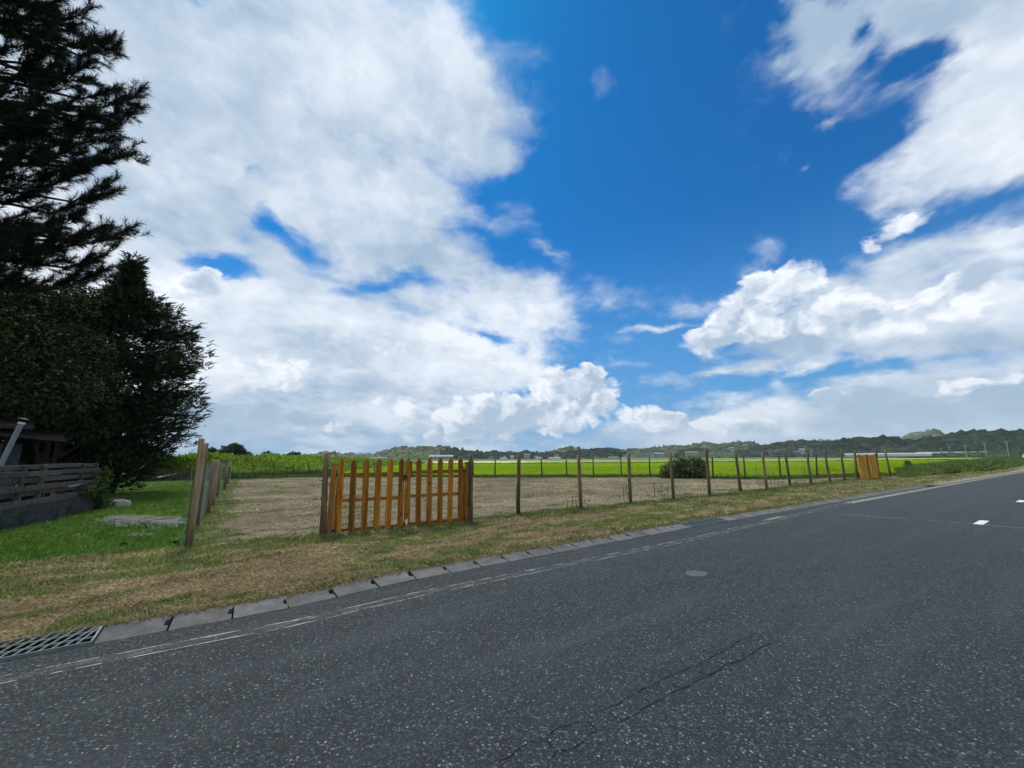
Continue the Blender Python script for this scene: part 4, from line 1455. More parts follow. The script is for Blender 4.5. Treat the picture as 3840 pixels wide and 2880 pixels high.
wall = tag(empty('block_wall', tuple(wA), wrz), 'low sooty concrete block wall carrying the grey board fence', 'wall')
WH = 0.52
MB().box((wL / 2, -0.075 * side, WH / 2 - 0.02), (wL - 0.02, 0.13, WH)).build('mortar_core', M['void'], wall)
rows, bl = 3, 0.40
for r_ in range(rows):
    s = -0.2 * (r_ % 2)
    while s < wL:
        a, b2 = max(s, 0) + 0.006, min(s + bl, wL) - 0.006
        if b2 - a > 0.05:
            hh = WH / rows
            MB().box(((a + b2) / 2, (-0.075 + random.uniform(-.004, .004)) * side, hh * (r_ + 0.5)), (b2 - a, 0.15, hh - 0.010)).build('block', M['block'], wall, bevel=0.004)
        s += bl
MB().box((wL / 2, -0.075 * side, WH + 0.012), (wL, 0.17, 0.022)).build('coping', M['block'], wall, bevel=0.004)

bf = tag(empty('board_fence', tuple(wA), wrz), 'weathered grey board fence with gaps on the low block wall', 'fence')
ZA = lambda x, y: (x * 480 / 2212, 1560 + y * 360 / 1659)
RW = [(832, 905, 0), (935, 1015, 1), (1040, 1115, 0), (1148, 1235, 1), (1252, 1325, 0), (1365, 1440, 1)]
pst = [wl(*ZA(v_, 900))[0] for v_ in (605, 850, 1500, 1725)]
pst = [pst[0] - 1.6, pst[0] - 0.2, pst[1] - 0.02, pst[2], pst[3]]
for (ya, yb, fr) in RW:
    zt, zb_ = wl(*ZA(1000, ya))[1], wl(*ZA(1000, yb))[1]
    zb_ = max(zb_, WH + 0.03)
    cuts = [-0.3, 1.1, 2.2, wL * 0.62, wL - 0.02] if fr else [-0.3] + [p for p in pst[1:4]] + [wL - 0.02]
    for a, b2 in zip(cuts[:-1], cuts[1:]):
        tilt = random.uniform(-0.010, 0.010)
        y0 = (0.045 if fr else -0.045) - 0.075
        p = MB().box((0, 0, 0), (b2 - a - 0.02, 0.024, zt - zb_)).build('board', M['plank'], bf, ((a + b2) / 2, y0 * side, (zt + zb_) / 2 + random.uniform(-.012, .012)), bevel=0.004)
        p.rotation_euler = (0, tilt, 0)
for s in pst:
    MB().box((s, -0.075 * side, (WH + 1.40) / 2), (0.09, 0.06, 1.40 - WH)).build('post', M['plank'], bf, bevel=0.004)
p = wl(278, 1821)
sc = MB().box((0, 0, 0), (0.55, 0.004, 0.035)).box((0.35, 0.01, 0.015), (0.3, 0.004, 0.02), rz=0.2)
o = sc.build('sheet_scrap', M['blue_sheet'], None, tuple(wA + wd * (p[0]) + wn * 0.0 + np.array([0, 0, p[1]])))
o.rotation_euler = (0.1, -0.03, wrz)
tag(o, 'torn pale blue sheet scrap caught between the fence boards', 'sheet scrap')

# leaning dark panels beyond the wall
pb, pt = G(386, 1856), None
pn = np.array([fw[0], fw[1], 0.0])
pn /= np.linalg.norm(pn)
co = [onplane(x, y, pb, pn) for x, y in ((386, 1856), (428, 1850), (452, 1758), (388, 1758))]
mid = [co[0] + (co[3] - co[0]) * 0.58, co[1] + (co[2] - co[1]) * 0.58]
pan = tag(empty('leaning_panel', tuple(pb)), 'dark leaning panel in two pieces beyond the end of the block wall', 'panel')
for q4 in ([co[0], co[1], mid[1], mid[0]], [mid[0] + [0, 0, .02], mid[1] + [0, 0, .02], co[2], co[3]]):
    MB().prism([tuple(q - pb) for q in q4], lambda p: p, lambda p: tuple(np.array(p) + pn * 0.05)).build('sheet', M['shed_grey'] if q4[0] is co[0] else M['shed'], pan)

# shed
cs = R(60, 1800, 17.5)
sn = np.array([cs[0], cs[1], 0.0]) / math.hypot(cs[0], cs[1])
ax = np.array([-sn[1], sn[0], 0])      # to the left of the sight line
shd = tag(empty('shed', (cs[0], cs[1], 0), math.atan2(ax[1], ax[0])), 'dark shed with sagging eaves behind the board fence', 'shed')
eave = R(60, 1655, 17.5)[2]
MB().box((2.6, -1.8, eave / 2 - 0.05), (5.2, 3.6, eave)).build('wall', M['shed'], shd)
for k in range(4):
    MB().box((0.02 + 0.42 + k * 0.86, 0.012, eave * 0.62), (0.84, 0.02, eave * 0.7)).build('wall_sheet', M['shed_grey'], shd)
e1, e2 = R(60, 1612, 17.0)[2], R(150, 1645, 16.9)[2]
rf = MB()
rf.prism([(6.0, 0.75, e1 + 0.35), (-0.1, 0.75, e1 - 0.02), (-0.1, -4.2, e1 + 0.9), (6.0, -4.2, e1 + 1.3)], lambda p: p, lambda p: (p[0], p[1], p[2] + 0.08))
rf.build('roof', M['shed'], shd)
MB().box((2.9, 0.77, e1 + 0.08), (6.0, 0.04, 0.11), rz=0).build('fascia', M['fascia'], shd)
rf = MB()
rf.prism([(3.0, 0.55, e2 + 0.4), (-0.72, 0.55, e2 - 0.04), (-0.72, -3.8, e2 + 0.4), (3.0, -3.8, e2 + 0.8)], lambda p: p, lambda p: (p[0], p[1], p[2] + 0.06))
rf.build('lean_to_roof', M['shed'], shd)
MB().add([(3.0, 0.57, e2 + 0.36), (-0.74, 0.57, e2 - 0.08), (-0.74, 0.57, e2 - 0.01), (3.0, 0.57, e2 + 0.43), (3.0, 0.60, e2 + 0.36), (-0.74, 0.60, e2 - 0.08), (-0.74, 0.60, e2 - 0.01), (3.0, 0.60, e2 + 0.47)],
         [(0, 1, 2, 3), (7, 6, 5, 4), (0, 4, 5, 1), (3, 2, 6, 7), (1, 5, 6, 2), (0, 3, 7, 4)]).build('fascia', M['fascia'], shd)
for xx in (-0.6, 0.3):
    MB().box((xx, 0.45, e2 / 2), (0.09, 0.09, e2)).build('prop', M['shed'], shd)

# leaning vent pipe
t1, t0 = R(77, 1594, 15.6), R(5, 1738, 15.6)
dr = (t0 - t1) / np.linalg.norm(t0 - t1)
bt = t1 + dr * ((t1[2] + 0.1) / -dr[2])
vp = MB().tube([bt - t1, (bt - t1) * 0.5, np.zeros(3)], 0.05, 10).build('vent_pipe', M['pipe'], None, t1, smooth=False)
tag(vp, 'pale leaning vent pipe with a cap in front of the shed', 'pipe')
MB().tube([-dr * 0.02, -dr * 0.07], 0.062, 10).build('collar', M['white_metal'], vp)
MB().tube([-dr * 0.10, -dr * 0.15, -dr * 0.17], [0.07, 0.12, 0.05], 10).build('cap', M['black_iron'], vp)

# stones, gravel, clods, brush
def stone(c, sx, sy, sz, label, material=M['stone'], seed=0, name='rock'):
    r2 = np.random.default_rng(seed)
    v = ICO_V.copy()
    import bmesh
    bm = bmesh.new()
    bmesh.ops.create_icosphere(bm, subdivisions=4, radius=1.0)
    v = np.array([q.co[:] for q in bm.verts])
    f = np.array([[q.index for q in p.verts] for p in bm.faces])
    bm.free()
    cuts = r2.normal(size=(9, 3))
    cuts /= np.linalg.norm(cuts, axis=1)[:, None]
    for n in cuts:
        d = v @ n
        k = d > 0.72
        v[k] -= np.outer((d[k] - 0.72) * 0.8, n)
    v *= (1 + 0.07 * (fbm(v[:, 0] * 3 + 9, v[:, 1] * 3 + v[:, 2] * 2 + 9, 4, seed)[:, None] - 0.5) * 2)
    o = npmesh(name, v * np.array([sx, sy, sz]), f, material, smooth=True, loc=c)
    return tag(o, label, 'rock' if name == 'rock' else 'clod')


c = G(440, 1911)
stone(c + [0, 0, 0.13], 0.30, 0.25, 0.22, 'pale rounded rock lying on the green grass near the wall end', seed=4)
c2 = G(428, 1893)
stone(c2 + [0, 0, 0.10], 0.34, 0.25, 0.14, 'flat mossy stone behind the pale rounded rock', M['gravel'], 8)
for (px, py), lab in (((458, 2060), 'small black clod lying on the mown grass left of the corner post'), ((653, 2056), 'small black clod beside the foot of the corner post')):
    stone(gz(G(px, py)) + [0, 0, 0.03], 0.055, 0.035, 0.045, lab, M['clod'], px, 'clod')


def flat_patch(name, pts, material, z=0.085):
    P = [G(x, y, z) for x, y in pts]
    Q = []
    for a, b in zip(P, P[1:] + P[:1]):
        for k in range(6):
            Q.append(a + (b - a) * k / 6 + np.array([random.uniform(-1, 1), random.uniform(-1, 1), 0]) * 0.09)
    cc = np.mean(Q, axis=0)
    v = [cc + [0, 0, 0.02]] + [cc + (q - cc) * 0.6 + [0, 0, random.uniform(0.005, 0.03)] for q in Q] + Q
    n = len(Q)
    f = [(0, 1 + k, 1 + (k + 1) % n) for k in range(n)]
    f2 = [(1 + k, 1 + n + k, 1 + n + (k + 1) % n, 1 + (k + 1) % n) for k in range(n)]
    o = MB().add(v, f + f2).build(name, material, smooth=True)
    return tag(o, kind='structure')


flat_patch('gravel_patch', [(325, 1962), (370, 1946), (440, 1935), (520, 1936), (620, 1943), (705, 1940), (705, 1972), (650, 1980), (590, 1984), (545, 1973), (470, 1976), (380, 1968)], M['gravel'])
flat_patch('gravel_patch', [(480, 2004), (530, 1999), (585, 2000), (560, 2009), (500, 2012)], M['gravel'])
bp_ = G(640, 1800)
mb = MB()
for k in range(260):
    a = random.uniform(0, 6.28)
    q = np.array([random.gauss(0, 1.5), random.gauss(0, 0.6), random.uniform(0.0, 0.5)])
    q[2] *= math.exp(-(q[0] / 2.2) ** 2) * 1.6
    dd = np.array([math.cos(a), math.sin(a), random.uniform(-.25, .35)]) * random.uniform(0.2, 0.8)
    mb.tube([q - dd, q + dd * 0.2 + [0, 0, .04], q + dd], [0.016, 0.012, 0.004], 3)
o = empty('brush_pile', bp_)
tag(mb.build('twigs', M['twig'], o), kind='stuff')
o.rotation_euler = (0, 0, math.atan2(rt[1], rt[0]))
tag(o, 'low heap of dark dry brush at the foot of the green levee', 'brush pile')
a_, b_ = G(590, 1803) + [0, 0, .25], G(662, 1797) + [0, 0, .42]
o = MB().tube([(0, 0, 0), tuple(b_ - a_)], 0.045, 6).build('pole', M['white_metal'], None, a_)
tag(o, 'white pole lying on the brush heap', 'pole')


# ------------------------------------------------------------------ leaves
def unit(v):
    return v / (np.linalg.norm(v, axis=-1, keepdims=True) + 1e-9)


def leaf_quads(P, D, L, Wd, tilt=0.6):
    """pointed leaves (two triangles each) at P along D"""
    n = len(P)
    s = unit(np.cross(D, rng.normal(size=(n, 3)) * tilt + np.array([0, 0, 1.0])))
    up_ = unit(np.cross(s, D))
    a = P
    b = P + D * (L * 0.5)[:, None] + s * (Wd * 0.5)[:, None] + up_ * (L * 0.06)[:, None]
    c = P + D * L[:, None]
    d = P + D * (L * 0.5)[:, None] - s * (Wd * 0.5)[:, None] + up_ * (L * 0.06)[:, None]
    V = np.stack([a, b, c, d], 1).reshape(-1, 3)
    Fc = np.arange(4 * n).reshape(n, 4)
    return V, Fc


def cols_of(n, per, pal, var=0.3):
    pal = np.array(pal)
    c = pal[rng.integers(len(pal), size=n)] * rng.uniform(1 - var, 1 + var, (n, 1))
    return np.repeat(c, per, 0)


def clump(centers, radii, n, L, pal, name, material, parent=None, flat=1.0, droop=0.0, loc=(0, 0, 0), shell=0.35):
    centers, radii = np.array(centers, float), np.array(radii, float)
    k = rng.choice(len(centers), n, p=radii ** 2 / (radii ** 2).sum())
    d = unit(rng.normal(size=(n, 3)))
    r = radii[k] * (1 - shell * rng.random(n) ** 1.5)
    P = centers[k] + d * r[:, None] * np.array([1, 1, flat])
    D = unit(d * 0.7 + rng.normal(size=(n, 3)) * 0.6 + np.array([0, 0, -droop]))
    ln = L * rng.uniform(0.6, 1.3, n)
    V, Fc = leaf_quads(P, D, ln, ln * 0.5)
    return npmesh(name, V - np.array(loc), Fc, material, parent, cols=cols_of(n, 4, pal), loc=loc)


# ---- dark conifer with a pointed top
tb = R(372, 1850, 24.0)
tb[2] = 0.0
SIL = [(500, 972), (520, 1040), (540, 1090), (565, 1138), (640, 1158), (668, 1172), (700, 1215), (740, 1240), (772, 1275), (740, 1312), (790, 1330), (800, 1352), (775, 1385), (806, 1420), (770, 1450), (806, 1470), (775, 1505), (785, 1560), (745, 1600), (752, 1640), (700, 1680), (660, 1735), (560, 1775)]
tn = np.array([tb[0], tb[1], 0.0])
tn /= np.linalg.norm(tn)
tr_ = np.array([tn[1], -tn[0], 0.0])
prf = []
for q in SIL:
    w_ = onplane(*q, tb, tn)
    prf.append((w_[2], max(0.05, float(np.dot(w_ - tb, tr_)))))
prf = np.array(sorted(prf))
apx = onplane(498, 972, tb, tn)
TH = float(apx[2])
topoff = float(np.dot(apx - tb, tr_))
ctree = tag(empty('conifer_tree', tuple(tb)), 'dark dense conifer with a narrow pointed top behind the board fence', 'tree')


def axis_at(z):
    return tr_ * topoff * np.clip(z / TH, 0, 1) ** 1.2


mb = MB()
mb.tube([axis_at(TH * k / 8) + np.array([0, 0, TH * k / 8]) for k in range(9)], [0.30 * (1 - k / 8.6) for k in range(9)], 8, 0.1)
mb.build('trunk', M['bark'], ctree, smooth=True)
Ps, Ds, Ls = [], [], []
limb = MB()
for b in range(460):
    z = TH * (0.05 + 0.93 * rng.random() ** 0.95)
    a = rng.uniform(0, 2 * np.pi)
    wr = float(np.interp(z, prf[:, 0], prf[:, 1]))
    ax0 = axis_at(z)
    off = float(np.dot(ax0, tr_))
    rad = max(0.25, wr - off) * rng.uniform(0.72, 1.02)
    if z > TH * 0.9:
        rad = min(rad, 0.6 + (TH - z) * 0.8)
    out = np.array([math.cos(a), math.sin(a), 0.0])
    rise = rng.uniform(-0.05, 0.25) * rad
    p0 = ax0 + np.array([0, 0, z - rise * 0.8 - 0.1])
    p1 = ax0 + out * rad + np.array([0, 0, z + rise * 0.2])
    if b % 3 == 0:
        limb.tube([p0, (p0 + p1) / 2 + [0, 0, -0.08], p1], [0.045, 0.03, 0.008], 4)
    n = int(18 + rad * 17)
    t = 1 - 0.75 * rng.random(n) ** 1.4
    sd_ = np.array([-out[1], out[0], 0])
    wid = rad * 0.22 * np.sin(np.clip(t, 0, 1) * np.pi * 0.85 + 0.15)
    off_ = rng.uniform(-1, 1, n)
    P = p0 + (p1 - p0) * t[:, None] + sd_ * (off_ * wid)[:, None] + np.array([0, 0, 1]) * (rng.normal(0, 0.22, n) - 0.10 * np.abs(off_))[:, None]
    D = unit(out + sd_ * (off_ * 0.7)[:, None] + rng.normal(0, 0.42, (n, 3)) + np.array([0, 0, 0.35]))
    Ps.append(P)
    Ds.append(D)
    Ls.append(rng.uniform(0.12, 0.32, n))
tag(limb.build('limbs', M['bark'], ctree), kind='stuff')
P, D, Ln = np.concatenate(Ps), np.concatenate(Ds), np.concatenate(Ls)


def sprays(P, D, Ln, m=4, spread=0.9):
    """flat fishbone sprays of slim leaflets"""
    V = []
    up3 = np.array([0, 0, 1.0]) + rng.normal(0, 0.7, (len(P), 3))
    S = unit(np.cross(D, up3))
    for k in range(m):
        b = P + D * (Ln * k / m)[:, None]
        for sg in (-1, 1):
            ll = (Ln * (0.50 - 0.07 * k))[:, None] * rng.uniform(0.7, 1.2, (len(P), 1))
            dirn = unit(D * 0.75 + S * sg * spread + rng.normal(0, 0.18, (len(P), 3)))
            w_ = D * (Ln * 0.13)[:, None]
            V.append(np.stack([b - w_, b + w_, b + dirn * ll], 1))
    e = P + D * (Ln * 0.9)[:, None]
    w_ = S * (Ln * 0.10)[:, None]
    V.append(np.stack([e - w_, e + w_, P + D * (Ln * 1.4)[:, None]], 1))
    V = np.stack(V, 1)          # n, blades, 3, 3
    return V.reshape(-1, 3), V.shape[1] * 3


V, per = sprays(P, D, Ln)
npmesh('foliage', V, np.arange(len(V)).reshape(-1, 3), M['dark_leaf'], ctree, cols=cols_of(len(P), per, [(0.018, 0.032, 0.013), (0.026, 0.042, 0.015), (0.036, 0.054, 0.018), (0.019, 0.032, 0.018)]))

# ---- broad dark tree to its left
bt_ = R(110, 1860, 21.0)
bt_[2] = 0
btree = tag(empty('broadleaf_tree', tuple(bt_)), 'dark broadleaf tree under the pine at the left edge', 'tree')
cen, rad = [], []
for (px, py, dd, r_) in [(20, 1180, 20, 1.1), (120, 1150, 21, 1.0), (230, 1150, 21, 0.95), (320, 1130, 22, 0.8), (60, 1120, 20, 0.8), (300, 1220, 22, 1.0), (-120, 1150, 21, 1.5), (60, 1300, 19, 1.5), (200, 1320, 20, 1.5), (330, 1330, 22, 1.3), (-100, 1380, 20, 1.7), (100, 1450, 18.5, 1.6),
                         (270, 1450, 20, 1.4), (-60, 1560, 19.5, 1.5), (150, 1560, 20, 1.2), (300, 1580, 21, 1.1), (420, 1560, 22, 1.2), (-250, 1300, 22, 1.8), (-260, 1520, 21, 1.6), (380, 1690, 22, 0.9), (250, 1680, 22.5, 0.9), (120, 1690, 23, 0.9), (320, 1760, 23, 0.8), (200, 1760, 24, 0.8), (60, 1760, 24, 0.8), (450, 1700, 23, 0.9)]:
    cen.append(R(px, py, dd))
    rad.append(r_)
mb = MB()
for c, r_ in zip(cen, rad):
    p0 = bt_ + [0, 0, min(2.2, c[2] * 0.4)]
    mb.tube([p0 - bt_, (p0 * 0.5 + c * 0.5 + [0, 0, -0.3]) - bt_, c - bt_], [0.10, 0.07, 0.02], 5)
mb.tube([(0, 0, -0.1), (0.05, 0, 1.2), (0, 0.05, 3.2)], [0.3, 0.25, 0.16], 8)
mb.build('trunk', M['bark'], btree, smooth=True)
q = clump(cen, rad, 75000, 0.135, [(0.019, 0.033, 0.014), (0.028, 0.046, 0.015), (0.042, 0.060, 0.018), (0.020, 0.033, 0.018), (0.060, 0.070, 0.020)], 'foliage', M['dark_leaf'], btree, 0.72, 0.25, tuple(bt_), 0.75)
q.location = (0, 0, 0)

# ---- black pine leaning into the picture from the left
pd = 10.5
pbse = R(-760, 1900, pd)
pbse[2] = 0
pine = tag(empty('pine_tree', tuple(pbse)), 'tall dark pine reaching in from the upper left corner', 'tree')
tlean = np.array([-0.05, -0.03, 1.0])
mb = MB()
mb.tube([tlean * h for h in (-0.1, 2, 4, 6, 8, 10, 12, 13.5)], [0.27, 0.24, 0.21, 0.18, 0.15, 0.11, 0.07, 0.03], 10, 0.12)
mb.build('trunk', M['bark'], pine, smooth=True)
TIPS = [(338, 55, 9.6), (240, 10, 10.2), (455, 185, 9.4), (425, 150, 9.8), (300, 110, 10.4), (542, 365, 9.3), (538, 425, 9.6), (455, 340, 10.2), (458, 478, 9.9), (425, 522, 10.3), (516, 580, 9.4), (430, 570, 9.9), (440, 700, 9.6), (350, 760, 10.0), (330, 800, 10.4),
        (512, 868, 9.5), (430, 850, 10.1), (424, 958, 9.7), (425, 1012, 10.0), (320, 1030, 10.6), (240, 250, 10.0), (330, 300, 10.6), (230, 430, 9.6), (330, 480, 10.8), (200, 560, 10.2), (260, 640, 10.6), (330, 640, 9.3), (170, 700, 9.8), (240, 900, 9.5), (330, 905, 10.5), (130, 800, 10.4),
        (130, 1000, 9.8), (60, 1050, 10.6), (90, 330, 9.7), (60, 170, 9.5), (150, 60, 9.6), (90, 500, 10.4), (60, 620, 9.5), (40, 880, 9.6), (230, 180, 9.2), (360, 250, 9.0), (180, 380, 9.0), (400, 430, 9.1), (300, 560, 9.1), (200, 860, 9.0), (120, 930, 9.1),
        (200, -120, 9.8), (330, -200, 9.8), (80, -80, 9.6), (380, -380, 10.0), (150, -330, 10.2), (-60, 300, 8.6), (-100, 650, 8.7), (-50, 950, 8.6), (-60, 0, 8.8), (-300, 200, 8.2), (-300, 500, 8.2), (-300, 800, 8.0)]
SP, SD, SL = [], [], []
limb = MB()
extra = []
for k in range(26):       # the far side of the crown, out of this view
    a = rng.uniform(0, 2 * np.pi)
    h = rng.uniform(5.0, 13.0)
    extra.append(pbse + np.array([math.cos(a), math.sin(a), 0]) * (3.6 - 0.2 * h) * rng.uniform(0.7, 1.1) + [-1.2, 1.6, h])
alltips = [R(px - 34, py, dd) for px, py, dd in TIPS] + extra
for tip in alltips:
    tip = tip - pbse
    hz = tip[:2] - tlean[:2] * tip[2]
    L_ = np.linalg.norm(hz)
    h0 = min(13.0, max(2.0, tip[2] - rng.uniform(0.30, 0.70) * L_))
    p0 = tlean * h0
    p1 = p0 * 0.55 + tip * 0.45 + np.array([rng.normal(0, 0.05), rng.normal(0, 0.05), rng.uniform(-0.06, 0.06)]) * L_
    p2 = tip - (tip - p0) * 0.16 + [0, 0, -0.24]
    path = [p0, p1, p2, tip]
    limb.tube(path, [0.05, 0.034, 0.016, 0.006], 5, 0.1)
    out = unit((tip - p0) * np.array([1, 1, 0.25]))
    sdv = np.array([-out[1], out[0], 0.0])
    # side twigs, bent up at their ends
    nt = int(9 + L_ * 6.0)
    for k in range(nt):
        t = 1 - 0.72 * rng.random() ** 1.3
        i = min(2, int(t * 3))
        b = path[i] + (path[i + 1] - path[i]) * (t * 3 - i)
        sg = 1 if k % 2 else -1
        ln = rng.uniform(0.14, 0.46) * (1.15 - 0.5 * t)
        d = unit(out * 0.8 + sdv * sg * rng.uniform(0.3, 1.0) + np.array([0, 0, rng.uniform(-0.2, 0.8)]))
        e = b + d * ln + [0, 0, 0.06]
        if k % 2 == 0:
            limb.tube([b, e], [0.010, 0.004], 3)
        ns = max(2, int(ln / 0.085))
        for j in range(ns):
            SP.append(b + (e - b) * (0.35 + 0.65 * (j + 0.6) / ns))
            SD.append(unit(d + np.array([0, 0, 0.25 + 0.5 * (j + 1) / ns]) + rng.normal(0, 0.42, 3)))
            SL.append(rng.uniform(0.10, 0.16))
    ed_ = unit(tip - p2)
    for j in range(14):
        SP.append(tip - ed_ * 0.045 * j + rng.normal(0, 0.012, 3))
        SD.append(unit(ed_ + rng.normal(0, 0.30, 3) + np.array([0, 0, 0.15])))
        SL.append(0.14)
tag(limb.build('limbs', M['bark'], pine), kind='stuff')
SP, SD, SL = np.array(SP), np.array(SD), np.array(SL)
NN = 44
n = len(SP)
S1 = unit(np.cross(SD, np.array([0.1, 0.2, 1.0])))
S2 = np.cross(SD, S1)
V = []
for k in range(NN):
    th_ = rng.uniform(0, 2 * np.pi, n)[:, None]
    al = rng.uniform(0.30, 1.15, n)[:, None]
    rd = np.cos(th_) * S1 + np.sin(th_) * S2
    dd = unit(SD * np.cos(al) + rd * np.sin(al) + np.array([0, 0, -0.04]))
    b = SP + SD * (SL * rng.uniform(-0.3, 1.0, n))[:, None]
    ln = rng.uniform(0.085, 0.14, n)[:, None]
    w_ = unit(np.cross(dd, rng.normal(size=(n, 3)))) * 0.0042
    V.append(np.stack([b - w_, b + w_, b + dd * ln], 1))
V = np.stack(V, 1).reshape(-1, 3)
npmesh('needles', V, np.arange(len(V)).reshape(-1, 3), M['needle'], pine, cols=cols_of(n, NN * 3, [(0.014, 0.024, 0.014), (0.020, 0.032, 0.016), (0.011, 0.018, 0.012)]))

# ---- vine at the wall's end, bush on the back fence, trees on the levee
ve = tag(empty('vine', tuple(wB)), 'leafy vine climbing the end of the board fence', 'vine')
MB().tube([(0, 0, 0), (0.05, 0, 0.7), (0, 0.02, 1.35)], [0.03, 0.02, 0.008], 5).build('stem', M['twig'], ve)
cv = [wB + wd * a + wn * b + [0, 0, h] for a, b, h in ((0.05, 0.05, 0.2), (0.1, 0.0, 0.5), (0.0, 0.05, 0.8), (0.05, 0, 1.1), (0.25, 0, 1.15), (-0.35, 0.08, 0.85), (-0.7, 0.08, 0.72), (-0.25, 0.06, 0.55), (0.35, 0.1, 0.1), (-1.0, 0.1, 0.66))]
q = clump(cv, [0.22, 0.22, 0.22, 0.2, 0.16, 0.22, 0.2, 0.2, 0.25, 0.16], 1300, 0.10, [(0.035, 0.07, 0.018), (0.05, 0.095, 0.022), (0.075, 0.11, 0.03), (0.02, 0.04, 0.014)], 'foliage', M['leaf'], ve, 1.0, 0.6, tuple(wB), 0.9)
q.location = (0, 0, 0)

bb = G(2566, 1797)
bush = tag(empty('bush', tuple(bb)), 'dark leafy bush hanging over the back fence between the roadside posts', 'bush')
cv, cr = [], []
for px in np.arange(2492, 2642, 13):
    topy = np.interp(px, [2480, 2500, 2530, 2560, 2600, 2640, 2648], [1762, 1740, 1725, 1722, 1720, 1722, 1745])
    for py in np.arange(topy + 9, 1790, 13):
        cv.append(R(px + rng.uniform(-4, 4), py, np.linalg.norm(bb[:2]) - 0.2 + rng.uniform(-0.35, 0.5)))
        cr.append(rng.uniform(0.16, 0.36))
q = clump(cv, cr, 8500, 0.15, [(0.060, 0.105, 0.036), (0.090, 0.145, 0.048), (0.19, 0.26, 0.09), (0.045, 0.075, 0.03)], 'foliage', M['leaf'], bush, 1.1, 1.0, tuple(bb), 0.6)
q.location = (0, 0, 0)
mb = MB()
for k in range(9):
    c = cv[rng.integers(len(cv))] - bb
    mb.tube([(c[0] * 0.8, c[1] * 0.8, -0.05), (c[0] * 0.9, c[1] * 0.9, c[2] * 0.6), c], [0.02, 0.015, 0.006], 4)
mb.build('stems', M['twig'], bush)


def far_tree(px, base_py, dist, blobs, label, pal, leaf_len, n):
    b = R(px, base_py, dist)
    o = tag(empty('tree', tuple(b)), label, 'tree', 'trees beyond the levee')
    cen, rad = [], []
    for x, y, r_ in blobs:
        cen.append(R(x, y, dist + rng.uniform(-1.5, 1.5)))
        rad.append(r_ * dist / 1458 * 1.1)
    mb = MB()
    mb.tube([(0, 0, -2.5), (0, 0, 0.8), tuple(np.mean(cen, axis=0) - b)], [0.28, 0.22, 0.1], 6)
    for c in cen:
        mb.tube([(0, 0, 0.4), tuple((c - b) * 0.6), tuple(c - b)], [0.12, 0.07, 0.03], 4)
    mb.build('trunk', M['bark'], o)
    q = clump(cen, rad, n, leaf_len, pal, 'crown', M['leaf'], o, 0.75, 0.2, tuple(b), 0.8)
    q.location = (0, 0, 0)


PT = [(0.038, 0.062, 0.034), (0.055, 0.082, 0.042), (0.028, 0.045, 0.028)]
far_tree(868, 1708, 85, [(852, 1690, 13), (872, 1685, 14), (892, 1682, 12), (905, 1690, 8), (880, 1676, 9), (840, 1697, 9), (862, 1698, 12), (890, 1697, 12)], 'round-headed tree standing alone on the levee skyline', PT, 0.55, 2600)
far_tree(920, 1708, 90, [(912, 1702, 8), (925, 1704, 7), (936, 1707, 5)], 'low shrub right of the round-headed levee tree', PT, 0.5, 700)
far_tree(1000, 1711, 95, [(992, 1707, 7), (1003, 1705, 7), (1013, 1708, 6)], 'small dark dome of a tree behind the levee', PT, 0.5, 700)
far_tree(1100, 1714, 110, [(1088, 1709, 8), (1102, 1706, 9), (1115, 1709, 8), (1140, 1712, 6)], 'flat-topped tree behind the levee left of the orange gate', PT, 0.6, 900)
far_tree(788, 1708, 85, [(780, 1698, 10), (795, 1694, 9), (770, 1703, 8)], 'tree on the levee half hidden behind the corner post', PT, 0.5, 900)


# ------------------------------------------------------------------ far buildings, poles, car
def house(px, py, D, wpx, hpx, rpx, wallm, roofm, label, cat='house', depth=6.0, rot=0.0, win=3, gable=False, z_floor=None, group=None):
    b = R(px, py, D)
    w = wpx * D / 1458 * 1.0
    h = hpx * D / 1458
    rh = rpx * D / 1458
    fr = math.atan2(b[1], b[0]) - math.pi / 2 + rot
    o = tag(empty(cat.replace(' ', '_'), tuple(b), fr), label, cat, group)
    MB().box((0, depth / 2, h / 2 - 1.5), (w, depth, h + 3.0)).build('wall', wallm, o)
    e = 0.35
    if gable:
        MB().prism([(-w / 2 - e, h - 0.1), (w / 2 + e, h - 0.1), (0, h + rh)], lambda p: (p[0], -e, p[1]), lambda p: (p[0], depth + e, p[1])).build('roof', roofm, o)
    else:
        MB().prism([(-e, h - 0.1), (depth + e, h - 0.1), (depth / 2, h + rh)], lambda p: (-w / 2 - e, p[0], p[1]), lambda p: (w / 2 + e, p[0], p[1])).build('roof', roofm, o)
    for k in range(win):
        x_ = -w / 2 + w * (k + 0.5) / win
        wf = MB().box((x_, -0.03, h * 0.55), (w / win * 0.5, 0.06, h * 0.36)).build('window', M['pale_roof'], o)
        MB().box((x_, -0.055, h * 0.55), (w / win * 0.42, 0.03, h * 0.29)).build('pane', M['glass'], wf)
    return o


